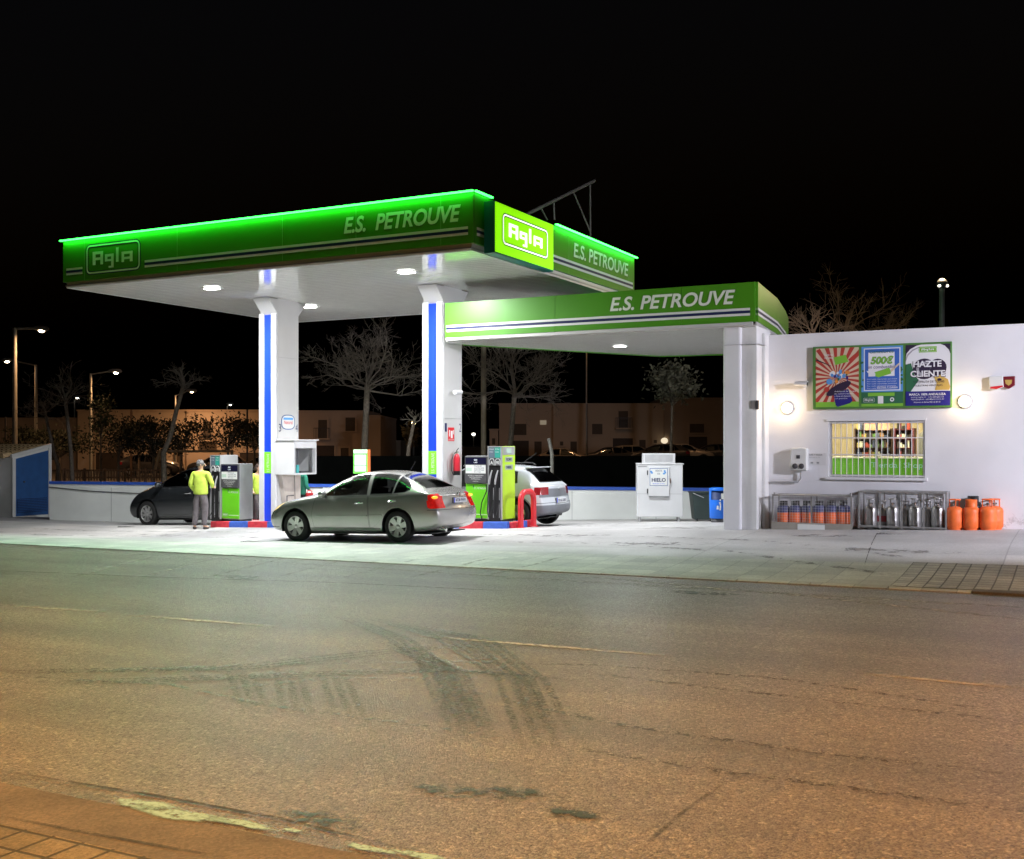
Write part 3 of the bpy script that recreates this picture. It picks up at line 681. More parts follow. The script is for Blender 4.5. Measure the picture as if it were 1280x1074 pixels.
# ------------------------------------------------------------------ things fixed to the shop wall
def wl(px, py, d=0): return onv(px, py, SV - d)
WLE = emis('wall_lamp_globe', (1, .70, .40), 2.6)
for px, py, lb in ((983.5, 510, 'round glowing wall lamp left of the poster board'), (1205.5, 502, 'round glowing wall lamp right of the poster board')):
    u_, z_ = wl(px, py, .06); o = st('wall_lamp', lb, 'wall lamp', u_, SV, z_, group='round lamps on the shop wall')
    mb = MB(); mb.lathe([(.001, 0), (.125, 0), (.125, -.05), (.11, -.055)], WHITE, 24, axis='y'); mb.build('lamp_base', o)
    mb = MB(); mb.lathe([(.11, -.05), (.10, -.085), (.07, -.11), (.001, -.12)], WLE, 24, axis='y'); mb.build('globe', o)
    lamp('POINT', 'wall_lamp_light', 12, (1, .72, .42), (0, -.22, 0), o, shadow_soft_size=.1)
# poster board: every mark is placed on the wall plane
pb = st('poster_board', 'wide board of three colourful advertising posters in a green frame above the shop window', 'poster board', 0, 0, 0)
D = .07
def q4(mb, pts, off, m):
    mb.add([(onv(x, y, SV - D - off)[0], SV - D - off, onv(x, y, SV - D - off)[1]) for x, y in pts], [tuple(range(len(pts)))[::-1]], m)
x0, z1_ = wl(1016, 433.5, D); x1, z0_ = wl(1190, 508.3, D); z0_ = (z0_ + wl(1017, 512.6, D)[1]) / 2; z1_ = (z1_ + wl(1190, 427, D)[1]) / 2
mb = MB(); mb.box(x0, x1, SV - D, SV - .001, z0_, z1_, mat('frame_green', (.08, .22, .05), .4)); mb.build('frame', pb, bevel=.008)
PC = {}
def pc(n, c): 
    PC[n] = mat('poster_' + n, c, .45, var=0); return PC[n]
cream, pred, pgreen, pdark, pblue, pnavy, pwht, pgry, pgold, plb, porg, pdk = (pc(*a) for a in (('cream', (.62,.52,.38)), ('red', (.42,.05,.04)), ('lime', (.20,.48,.05)), ('black', (.03,.02,.05)),
    ('blue', (.04,.13,.50)), ('navy', (.02,.02,.20)), ('white', (.75,.77,.80)), ('grey', (.35,.36,.40)), ('gold', (.55,.38,.10)), ('light_blue', (.10,.30,.65)), ('orange', (.7,.25,.05)), ('bottle_green', (.03,.14,.07))))
X0, X1 = x0 + .06, wl(1074.5, 480, D)[0] - .015; Z0, Z1 = z0_ + .04, z1_ - .04; yy = SV - D
def rect(mb, a, b, c, d_, off, m): mb.add([(a, yy - off, c), (b, yy - off, c), (b, yy - off, d_), (a, yy - off, d_)], [(0, 1, 2, 3)], m)
mb = MB(); rect(mb, X0, X1, Z0, Z1, .003, cream)
cx, cz2 = X0 + (X1 - X0) * .5, Z0 + (Z1 - Z0) * .5
def ray_end(a):
    dx, dz = math.cos(a), math.sin(a); t = 1e9
    if dx > 1e-6: t = min(t, (X1 - cx) / dx)
    if dx < -1e-6: t = min(t, (X0 - cx) / dx)
    if dz > 1e-6: t = min(t, (Z1 - cz2) / dz)
    if dz < -1e-6: t = min(t, (Z0 - cz2) / dz)
    return cx + dx * t, cz2 + dz * t
for k in range(24):
    a0, a1 = 2*math.pi*k/24, 2*math.pi*(k+.5)/24; p, q_ = ray_end(a0), ray_end(a1)
    mb.add([(cx, yy - .005, cz2), (p[0], yy - .005, p[1]), (q_[0], yy - .005, q_[1])], [(0, 1, 2)], pred)
wP, hP = X1 - X0, Z1 - Z0
def P1(a, b): return (X0 + wP * a, Z0 + hP * b)
def poly(mb, pts, off, m, P=P1): mb.add([(P(*p)[0], yy - off, P(*p)[1]) for p in pts], [tuple(range(len(pts)))], m)
def ell(cx_, cy_, rx, ry, n=20, rot=0):
    return [(cx_ + rx*math.cos(t)*math.cos(rot) - ry*math.sin(t)*math.sin(rot), cy_ + rx*math.cos(t)*math.sin(rot) + ry*math.sin(t)*math.cos(rot)) for t in (2*math.pi*k/n for k in range(n))]
rect(mb, X0, X1, Z0, Z0 + hP * .085, .006, pgreen)
poly(mb, [(.42, .84), (.70, .88), (.76, .76), (.46, .71)], .007, pgreen)
poly(mb, [(.76, .80), (.98, .93), (.97, .86), (.78, .77)], .007, pred)
poly(mb, [(.0, .80), (.02, .82), (.36, .70), (.36, .69)], .008, pdark)
rp = random.Random(3)
for k in range(26):
    a, b = rp.uniform(.34, .78), rp.uniform(.42, .60); s_ = rp.uniform(.02, .05); poly(mb, ell(a, b, s_, s_*.8, 7, rp.random()*3), .007 + k*.0001, rp.choice([pdark, pgry, plb, porg, pwht, pnavy, pdk]))
poly(mb, ell(.32, .43, .07, .05), .012, plb); poly(mb, ell(.26, .30, .06, .045), .012, pred); poly(mb, ell(.74, .58, .06, .03), .012, porg)
poly(mb, [(.42, .22), (.76, .30), (.86, .10), (.80, .06), (.52, .0), (.47, .03)], .013, pnavy)
poly(mb, ell(.54, .31, .30, .075, 24, .35), .014, pdark)
for k, (s_, ln) in enumerate((('Adelanta la magia', .5), ('de nuestra tarjeta', .44), ('y llena el deposito', .40), ('con premios', .3))):
    p = P1(.44, .245 - k * .04); mb.text(s_, (p[0], yy - .017, p[1]), XD, ZD, .032, pwht, w=ln * wP)
p = P1(.2, .87); mb.text('Saca tu', (p[0], yy - .009, p[1]), XD, ZD, .05, pwht, w=.2*wP); p = P1(.2, .81); mb.text('tarjeta', (p[0], yy - .009, p[1]), XD, ZD, .05, pwht, w=.2*wP)
mb.build('magic_hat_poster', pb)
# middle poster
a0 = wl(1076.5, 480, D)[0]; a1 = wl(1129.5, 480, D)[0]; X0, X1 = a0 + .005, a1 - .01; wP = X1 - X0
mb = MB(); rect(mb, X0, X1, Z0, Z1, .003, pdk); rect(mb, X0, X1, Z0 + hP*.24, Z1, .004, plb); rect(mb, X0, X1, Z0, Z0 + hP * .045, .005, pgreen)
for k in range(14):
    a, b = rp.choice([rp.uniform(0, .06), rp.uniform(.93, .99)]), rp.uniform(.3, .75); poly(mb, ell(a, b, .03, .02, 7), .005, pdk)
rect(mb, X0 + wP*.06, X0 + wP*.94, Z0 + hP*.26, Z0 + hP*.97, .006, pwht); rect(mb, X0 + wP*.085, X0 + wP*.915, Z0 + hP*.275, Z0 + hP*.955, .007, pblue)
rect(mb, X0 + wP*.17, X0 + wP*.80, Z0 + hP*.50, Z0 + hP*.90, .008, pwht)
rect(mb, X0 + wP*.16, X0 + wP*.80, Z0 + hP*.17, Z0 + hP*.225, .006, pgreen); rect(mb, X0 + wP*.40, X0 + wP*.53, Z0 + hP*.045, Z0 + hP*.17, .006, pwht)
def T(s_, a, b, h, wf, m, off=.011, **k): p = P1(a, b); mb.text(s_, (p[0], yy - off, p[1]), XD, ZD, h, m, w=wf * wP, **k)
T('500€', .22, .70, .16, .56, pdk, .010, shear=.2, bold=.05); T('500€', .225, .705, .15, .55, pgreen, .012, shear=.2, bold=.02); T('Ganadores', .20, .885, .07, .58, pdk, shear=.2); T('en combustible', .16, .63, .065, .66, pnavy, shear=.2)
poly(mb, [(.32, .57), (.68, .64), (.72, .54), (.42, .48), (.34, .50)], .010, pgreen); poly(mb, [(.12, .60), (.34, .55), (.34, .51), (.16, .56)], .011, pwht)
poly(mb, [(.70, .60), (.92, .72), (.92, .69), (.72, .56)], .011, cream)
for k in range(5): T('Por cada repostaje participa', .14, .44 - k*.038, .026, .72 - .02*(k % 2), pwht)
T('ENTRA Y GANA', .38, .295, .04, .5, pwht)
agla(mb, (X0 + wP*.05, yy - .008, Z0 + hP*.07), XD, ZD, hP*.07, wP*.27, pwht)
poly(mb, ell(.74, .11, .05, .035), .008, pwht); poly(mb, ell(.74, .11, .025, .018), .009, pdk)
mb.build('prize_poster', pb)
# right poster
X0, X1 = wl(1131.5, 480, D)[0] + .01, x1 - .03; wP = X1 - X0
mb = MB(); rect(mb, X0, X1, Z0, Z1, .003, pwht)
poly(mb, [(0, .78), (.02, .86), (.1, .93), (.25, .985), (.35, 1), (0, 1)], .005, pdark); poly(mb, [(1, .84), (.97, .9), (.88, .97), (.78, 1), (1, 1)], .005, pdark)
poly(mb, [(0, .72), (.05, .82), (.16, .9), (.3, .95), (.3, .965), (.15, .92), (.04, .85), (0, .78)], .006, pgry)
rect(mb, X0 + wP*.30, X0 + wP*.70, Z0 + hP*.87, Z0 + hP*.965, .006, pgreen); agla(mb, (X0 + wP*.31, yy - .008, Z0 + hP*.88), XD, ZD, hP*.07, wP*.38, pwht)
poly(mb, ell(.42, .60, .26, .17), .005, pdark); poly(mb, ell(.42, .60, .18, .12), .006, pgry); poly(mb, ell(.42, .60, .12, .08), .007, pdark)
poly(mb, ell(.72, .62, .2, .14), .006, pdark); poly(mb, [(0, .68), (.12, .70), (.2, .5), (.3, .42), (.1, .22), (0, .22)], .0065, pdk)
poly(mb, [(.64, .46), (.78, .50), (.95, .42), (1, .3), (.98, .25), (.66, .25), (.70, .36)], .0075, pgold); poly(mb, ell(.76, .42, .05, .02), .008, pdark)
rect(mb, X0, X1, Z0, Z0 + hP*.235, .009, pnavy)
T('HAZTE', .16, .62, .13, .66, pdark, .010, bold=.05); T('HAZTE', .17, .63, .12, .64, pwht, .012, bold=.03)
T('CLIENTE', .10, .46, .13, .80, pdark, .010, bold=.05); T('CLIENTE', .11, .47, .12, .78, pwht, .012, bold=.03)
T('Y DISFRUTA DE TODAS', .17, .37, .045, .70, pdark); T('NUESTRAS VENTAJAS', .19, .305, .045, .64, pdark)
T('MARCA 100% ANDALUZA', .08, .165, .045, .82, pwht, .012, bold=.02); T('www.agla.es  info@agla.es', .12, .125, .03, .74, pwht, .012); T('Agla@agla.es  agla@petrouve.es', .12, .09, .03, .74, pwht, .012); T('Atencion al cliente 900 10 20 10', .18, .045, .028, .6, pwht, .012)
mb.build('customer_poster', pb)
# camera left of the board
def wall_camera(loc, label, rot=0, parent_v=None):
    o = st('security_camera', label, 'camera', loc[0], loc[1], loc[2], rot, group='security cameras of the station')
    mb = MB(); mb.cyl((0, 0, 0), (0, -.08, 0), .04, WHITE); mb.cyl((0, -.08, 0), (0, -.12, .03), .02, WHITE); mb.build('bracket', o)
    mb = MB(); mb.cyl((-.16, -.16, .05), (.08, -.16, .035), .045, WHITE, n=14); mb.box(-.17, .10, -.21, -.11, .085, .095, WHITE); q = mb.build('camera_body', o)
    mb = MB(); mb.cyl((.08, -.16, .035), (.09, -.16, .034), .036, BLACK); mb.build('lens', q)
u_, z_ = wl(1006, 483); wall_camera((u_, SV, z_), 'white bullet camera on the shop wall beside the left edge of the poster board')
# alarm boxes
o = st('alarm_siren', 'white alarm siren box with dark red foot high on the wall at the far right', 'alarm', *(wl(1246, 479)[0], SV, wl(1246, 479)[1])); mb = MB()
mb.prism([(-.13, .12), (.11, .13), (.12, -.08), (.0, -.12), (-.12, -.10)], 'y', -.09, 0, SIGNW); mb.build('housing', o, bevel=.012)
mb = MB(); mb.prism([(-.10, -.07), (.11, -.05), (.11, -.075), (.0, -.115), (-.11, -.105)], 'y', -.1, -.091, RED); mb.build('flash_cover', o)
o = st('alarm_shield', 'dark red shield shaped alarm plate with gold emblem beside the white siren', 'alarm', *(wl(1261, 478.5)[0], SV, wl(1261, 478.5)[1])); mb = MB()
MAR = mat('maroon_plastic', (.16, .01, .02), .4); mb.prism([(-.11, .11), (.11, .12), (.11, -.05), (.0, -.12), (-.11, -.06)], 'y', -.07, 0, MAR); mb.build('housing', o, bevel=.012)
mb = MB(); mb.prism([(-.06, .05), (.06, .05), (.05, -.02), (.0, -.06), (-.05, -.02)], 'y', -.078, -.071, pgold); mb.build('emblem', o)
# junction box, conduit and notice
o = st('meter_box', 'white plastic meter box with conduit on the wall left of the shop window', 'meter box', *(wl(1000, 574.5)[0], SV, wl(1000, 574.5)[1])); mb = MB()
mb.prism([(-.17, -.20), (.17, -.22), (.17, .22), (.05, .24), (-.15, .23)], 'y', -.18, 0, SIGNW); mb.build('housing', o, bevel=.02)
mb = MB(); mb.box(-.03, .04, -.19, -.181, .02, .09, DGREY)
for s in (-.06, .07): mb.lathe([(.001, -.2), (.05, -.2), (.055, -.181)], DGREY, 14, (s, 0, -.13), 'y')
mb.build('fittings', o)
mb = MB(); a = wl(964, 602)[0] - wl(1000, 574)[0]; zz = wl(964, 602)[1] - wl(1000, 574.5)[1]; mb.tube([(.03, -.06, -.22), (.03, -.06, zz + .08), (-.03, -.06, zz), (a, -.06, zz)], .02, LGREY, 8); mb.build('conduit', o)
o = st('wall_notice', 'small white notice sheet on the wall between the meter box and the window', 'notice', *(wl(1021, 574)[0], SV, wl(1021, 574)[1])); mb = MB(); mb.box(-.17, .2, -.012, 0, -.12, .12, WHITE)
mb.text('AIRE Y AGUA', (-.15, -.014, .07), XD, ZD, .03, DGREY, w=.26); mb.text('MAQUINA DE USO', (-.15, -.014, .02), XD, ZD, .02, GREY, w=.22)
for s in (-.12, .0): mb.box(s, s + .05, -.014, -.0125, -.09, -.055, GREY)
mb.build('sheet', o)
# ------------------------------------------------------------------ gas bottles and cages
def bottle(name, label, r, h, m1, m2, group, u, v, neck, blk=False, band=None):
    o = st(name, label, 'gas bottle', u, v, guv(u, v) + .0, random.uniform(0, 6), group)
    b = h * (.86 if m1 is not m2 and blk else .78); mb = MB(); split = b * (.70 if m1 is not m2 else .66)
    mb.lathe([(r*.82, 0), (r*.84, .03)], m1, 18); mb.lathe([(r*.84, .03), (r, .06), (r, split*.5), (r*1.01, split*.5+.01), (r*1.01, split*.5+.03), (r, split*.5+.04), (r, split)], m1, 18)
    mb.lathe([(r, split), (r, b - r*.55), (r*.9, b - r*.28), (r*.6, b - r*.06), (.03, b)], m2, 18); mb.build('bottle_body', o)
    mb = MB(); mb.cyl((0, 0, b - .01), (0, 0, b + .05), .025, CHROME); mb.box(-.035, .035, -.02, .02, b + .03, b + .06, DGREY); mb.build('valve', o)
    mb = MB()
    if neck == 'ring':
        for k in range(3): a = k*2.094; mb.tube([(r*.62*math.cos(a), r*.62*math.sin(a), b - r*.12), (r*.62*math.cos(a), r*.62*math.sin(a), h)], .011, m2, 6)
        mb.tube([(r*.62*math.cos(k*.3927), r*.62*math.sin(k*.3927), h) for k in range(17)], .012, m2, 6, caps=False)
    else:
        mb.lathe([(r*.66, b - r*.14), (r*.66, h), (r*.60, h), (r*.60, b - r*.1)], BLACK if blk else m2, 14)
    mb.build('handle', o)
    if band:
        mb = MB(); mb.lathe([(r + .002, split*.55), (r + .002, split*.95)], band, 18)
        mb.build('label_band', o)
    return o
def cage(name, label, px0, px1, ptop, pbot, v0, depth, posts, meshy, wirefront=True, base=None):
    a = onv(px0, pbot, v0)[0]; b = onv(px1, pbot, v0)[0]; z0 = guv((a+b)/2, v0) ; H = onv((px0+px1)/2, ptop, v0)[1] - z0; L = b - a
    o = st(name, label, 'gas cage', a, v0, z0); mb = MB(); t = .028
    for y in (0, depth - t):
        mb.box(0, L, y, y + t, H - t, H, STEEL); mb.box(0, L, y, y + t, .04, .04 + t, STEEL)
        for k in range(posts): x = (L - t) * k / (posts - 1); mb.box(x, x + t, y + .001, y + t - .001, 0.0, H - t - .001, STEEL)
    for x in (0, L - t):
        mb.box(x + .001, x + t - .001, t, depth - t, H - t, H - .001, STEEL); mb.box(x + .001, x + t - .001, t, depth - t, .04, .04 + t - .001, STEEL)
    mb.build('frame', o)
    mb = MB(); s = .05; wr = .0017
    def grid(P, lu, lv, eu, ev):
        k = s
        while k < lu: mb.tube([P + eu*k, P + eu*k + ev*lv], wr, LGREY, 4, False, False); k += s
        k = s
        while k < lv: mb.tube([P + ev*k, P + ev*k + eu*lu], wr, LGREY, 4, False, False); k += s
    if wirefront: grid(Vector((0, .01, .06)), L, H - .08, XD, ZD)
    grid(Vector((0, depth - .01, .06)), L, H - .08, XD, ZD); grid(Vector((0, 0, H - .01)), L, depth, XD, Vector((0, 1, 0)))
    grid(Vector((.01, 0, .06)), depth, H - .08, Vector((0, 1, 0)), ZD); grid(Vector((L - .01, 0, .06)), depth, H - .08, Vector((0, 1, 0)), ZD)
    mb.build('wire_mesh', o)
    mb = MB(); mb.box(.03, L - .03, .03, depth - .03, .02, .04, STEEL); mb.build('floor_plate', o)
    if base:
        mb = MB(); mb.box(-.01, L + .01, -.02, -.002, -.02, .13, mat('cage_skirt', (.30, .28, .24), .6)); mb.box(L*.33, L*.67, -.026, -.021, -.01, .10, SIGNW); mb.build('skirt', o)
        mb = MB(); mb.cyl((L - .02, -.01, H), (L - .02, -.01, H + .06), .02, STEEL); mb.cyl((.05, 0, H), (.05, 0, H + .04), .018, STEEL); mb.build('hinge', o)
    return a, b, z0, H
a, b, z0, H = cage('gas_bottle_cage', 'galvanised mesh cage full of orange and navy gas bottles under the meter box', 965, 1065, 619, 660.5, SV - .62, .52, 3, True, True, True)
n = 6
for k in range(n):
    u_ = a + .19 + (b - a - .38) * k / (n - 1)
    lb = ['navy topped orange bottle at the left end of the mesh cage', 'second orange and navy bottle from the left in the mesh cage', 'orange and navy bottle just left of the middle post of the mesh cage',
          'orange and navy bottle just right of the middle post of the mesh cage', 'second orange and navy bottle from the right in the mesh cage', 'navy topped orange gas bottle at the right end of the mesh cage'][k]
    bottle('caged_gas_bottle', lb, .125, .56, ORANGE, CBLUE, 'orange and navy bottles in the mesh cage', u_, SV - .62 + .17, 'cup', True)
a, b, z0, H = cage('steel_bottle_cage', 'open fronted grey cage holding shiny steel gas bottles by the wall under the window', 1072.5, 1183.5, 614.5, 659.5, SV - .62, .55, 5, True, False)
n = 7
for k in range(n):
    u_ = a + .2 + (b - a - .38) * k / (n - 1)
    lb = 'shiny steel gas bottle, ' + ['leftmost', 'second from the left', 'third from the left', 'middle one', 'third from the right', 'second from the right', 'rightmost'][k] + ' in the open fronted cage'
    bottle('steel_gas_bottle', lb, .115, .58 if k % 2 == 0 else .54, INOX, INOX, 'steel bottles in the open fronted cage', u_, SV - .62 + (.2 if k % 2 == 0 else .3), 'ring', band=mat('bottle_red_label', (.4, .04, .05), .5) if k == 1 else None)
for px, vv, lb, blk in ((1193.5, -.45, 'orange gas bottle standing beside the steel bottle cage', 0), (1214, -.45, 'orange gas bottle in the middle of the standing group, nearest the wall', 0), (1235, -.45, 'orange gas bottle in front at the right of the standing group', 0), (1243, -.15, 'orange gas bottle half hidden behind the rightmost one by the wall', 0)):
    bottle('orange_gas_bottle', lb, .155, .56, ORANGE, ORANGE, 'orange bottles standing by the wall', onv(px, 650, SV + vv)[0], SV + vv, 'ring' if px != 1214 else 'cup')
bottle('black_gas_bottle', 'dark topped gas bottle behind the middle orange bottle', .15, .62, DGREY, BLACK, 'orange bottles standing by the wall', onv(1216.5, 650, SV - .16)[0], SV - .16, 'cup', True)
# ------------------------------------------------------------------ ice machine and bins
def at_dist(px, Y): x = (px - 640) / FPX * Y; return Vector((x, Y, gz(x, Y)))
p = at_dist(796, 28.5); iu, iv = UV(p.x, p.y); 
ux, vx = iu, iv; ue = onv(855, 600, iv)[0] ; SC = p.y / FPX
o = st('ice_machine', 'white ice vending freezer with HIELO poster and louvred top box', 'ice machine', iu, iv, p.z, -A + R(-4))
iw, ih, idp = 57 * SC * 1.0, (648.5 - 577) * SC, .62
mb = MB(); mb.box(0, iw, 0, idp, .13, ih, WHITE); mb.box(-.01, iw + .03, -.02, idp + .02, ih, ih + .035, WHITE); mb.build('cabinet', o, bevel=.012)
mb = MB(); mb.box(.25*iw, .71*iw, -.045, -.001, ih*.45, ih*.965, WHITE); dd = mb.build('door', o, bevel=.012)
mb = MB(); mb.box(.71*iw, .735*iw, -.07, -.02, ih*.68, ih*.76, CHROME); mb.build('handle', dd)
mb = MB(); mb.box(.22*iw, .245*iw, -.04, -.001, ih*.82, ih*.9, DGREY); mb.box(.22*iw, .245*iw, -.04, -.001, ih*.50, ih*.58, DGREY); mb.build('hinge', dd)
mb = MB(); mb.box(.27*iw, .70*iw, -.05, -.002, ih*.43, ih*.447, GREY); mb.box(0.03*iw, .22*iw, -.008, -.001, ih*.96, ih*.975, GREY); mb.box(0.01*iw, .99*iw, -.004, -.001, ih*.487, ih*.492, GREY); mb.build('seal', o)
mb = MB(); zA, zB = ih*.64, ih*.93; xa, xb = .29*iw, .66*iw
mb.box(xa - .012, xb + .012, -.05, -.046, zA - .012, zB + .012, BLUED); mb.box(xa, xb, -.053, -.0505, zA, zB, SIGNW)
mb.text('VENTA', ((xa+xb)/2, -.055, zB - .08), XD, ZD, .05, NAVY, w=.18, center=True); mb.text('DE', ((xa+xb)/2, -.055, zB - .15), XD, ZD, .04, NAVY, w=.07, center=True)
mb.text('HIELO', ((xa+xb)/2, -.055, zA + .09), XD, ZD, .10, NAVY, w=.36, center=True, bold=.03); mb.text('BOLSA 2 KG', ((xa+xb)/2, -.055, zA + .03), XD, ZD, .025, BLUE, w=.3, center=True)
for cx_, cy_ in ((.06, .82), (.1, .75), (.8, .7), (.88, .76), (.85, .86)): mb.add([(xa + (xb-xa)*cx_ + q_[0], -.0545, zA + (zB-zA)*cy_ + q_[1]) for q_ in ell(0, 0, .03, .025, 9)], [tuple(range(9))], plb)
mb.build('ice_poster', o)
mb = MB(); mb.box(.13*iw, .84*iw, .05, .5, ih + .036, ih + .29, WHITE); bb = mb.build('vent_box', o, bevel=.01)
mb = MB()
for k in range(24): x = .19*iw + k*.6*iw/24; mb.box(x, x + .011, .043, .049, ih + .07, ih + .26, GREY)
mb.build('louvres', bb)
mb = MB()
for x in (.08, iw - .1):
    for y in (.06, idp - .1): mb.cyl((x, y, 0), (x, y, .13), .025, LGREY)
mb.build('feet', o)
p = at_dist(876, 28.6); o = st('waste_container', 'dark green plastic waste container beside the ice machine', 'container', *UV(p.x, p.y), p.z, -A)
mb = MB(); DGC = mat('dark_green_plastic', (.035, .055, .05), .5); hh = .74
mb.add([(-.2,-.25,.05),(.25,-.25,.05),(.27,.25,.05),(-.2,.25,.05),(-.27,-.3,hh),(.33,-.3,hh),(.33,.3,hh),(-.27,.3,hh)], [(0,3,2,1),(0,1,5,4),(1,2,6,5),(2,3,7,6),(3,0,4,7),(4,5,6,7)], DGC); mb.build('tub', o, bevel=.02)
mb = MB(); mb.tube([(-.27, -.31, hh), (.33, -.31, hh), (.33, .3, hh), (-.27, .3, hh), (-.27, -.31, hh)], .018, DGC, 6); mb.tube([(-.26, -.33, hh), (.02, -.34, hh - .12)], .012, LGREY, 6); mb.build('rim', o)
mb = MB()
for x in (-.15, .2): mb.cyl((x, -.22, .05), (x + .03, -.22, .05), .05, RUBBER)
mb.build('wheel', o)
p = at_dist(897.5, 27.2); o = st('litter_bin', 'bright blue litter bin with white figure emblem beside the shop pillar', 'bin', *UV(p.x, p.y), p.z, -A); hb = .86; rb = .215
mb = MB(); mb.lathe([(rb*.88, .10), (rb*.96, .12), (rb, hb - .30)], BLUEB, 24)
for k in range(24):
    a0, a1 = 2*math.pi*k/24, 2*math.pi*(k+1)/24; mid = math.degrees((a0+a1)/2)
    if 215 < mid < 330: continue
    mb.add([(rb*math.cos(t), rb*math.sin(t), z) for t, z in ((a0, hb-.30), (a1, hb-.30), (a1, hb-.08), (a0, hb-.08))], [(0, 1, 2, 3)], BLUEB, True)
mb.build('bin_body', o)
mb = MB(); mb.lathe([(rb, hb - .08), (rb*1.03, hb - .06), (rb*1.0, hb - .02), (rb*.7, hb), (.001, hb + .005)], BLUEB, 24); mb.build('lid', o)
mb = MB(); mb.lathe([(rb*.9, .3), (rb*.92, hb - .1), (.001, hb - .1)], mat('bin_liner', (.01, .03, .12), .6), 20); mb.box(.04, .10, -rb*.95, -rb*.93, hb-.28, hb-.14, SIGNW); mb.build('liner', o)
mb = MB(); mb.lathe([(rb*.8, .0), (rb*.82, .1), (.01, .1)], DGREY, 20); mb.build('foot', o)
mb = MB()
def curved(pts): mb.add([(rb*1.012*math.sin(x/rb), -rb*1.012*math.cos(x/rb), z) for x, z in pts], [tuple(range(len(pts)))], SIGNW)
curved([(-.075, .33), (-.02, .33), (-.03, .42), (-.065, .42)]); curved([(-.01, .31), (.03, .31), (.035, .46), (.02, .52), (-.02, .50), (.005, .44)]); curved([(x, z) for x, z in [(p_[0], p_[1]) for p_ in ell(.015, .56, .02, .022, 10)]])
mb.build('emblem', o)
# ------------------------------------------------------------------ pump islands
def island(u0, u1, label, red_first):
    vm0, vm1 = VC - .77, VC + .62; o = st('pump_island', label, 'kerb island', u0, vm0, 0, group='pump islands'); L = u1 - u0
    mb = MB(); mb.add([(x, y, guv(u0 + x, vm0 + y) + d_) for x, y in ((.1, .1), (L - .1, .1), (L - .1, 1.29), (.1, 1.29)) for d_ in (.0, .135)], [(1, 3, 5, 7)], CONC); mb.build('island_top', o)
    n = int(round(L / .62)); k = 0
    for side in (0, 1):
        mb = MB()
        for k in range(n):
            a, b = L * k / n, L * (k+1) / n; m = KRED if (k + red_first) % 2 else KBLUE
            y0, y1 = (0, .12) if side == 0 else (1.27, 1.39)
            za, zb_ = guv(u0 + a, vm0 + y0), guv(u0 + b, vm0 + y0)
            mb.add([(a+.002, y0, za-.05), (b-.002, y0, zb_-.05), (b-.002, y1, zb_-.05), (a+.002, y1, za-.05), (a+.002, y0, za+.15), (b-.002, y0, zb_+.15), (b-.002, y1, zb_+.15), (a+.002, y1, za+.15)],
                   [(0,3,2,1),(4,5,6,7),(0,1,5,4),(1,2,6,5),(2,3,7,6),(3,0,4,7)], m)
        mb.build('painted_kerb', o, bevel=.015)
    mb = MB()
    for x in (-.06, L - .06):
        for k in range(3):
            z = guv(u0 + x, vm0 + .6); mb.box(x, x + .12,   .121 + k*.383, .121 + (k+1)*.383 - .003, z - .05, z + .149, KRED if k % 2 == 0 else KBLUE)
    mb.build('end_kerb', o, bevel=.015)
    return o
ui0 = onv(263, 655, VC - .77)[0]; island(ui0, UC1 + .85, 'red and blue painted kerb island under the left column and its pump', 1)
ui1 = onv(634, 662, VC - .77)[0]; island(UC2 - 2.2, ui1, 'red and blue painted kerb island under the right column and its pump', 0)
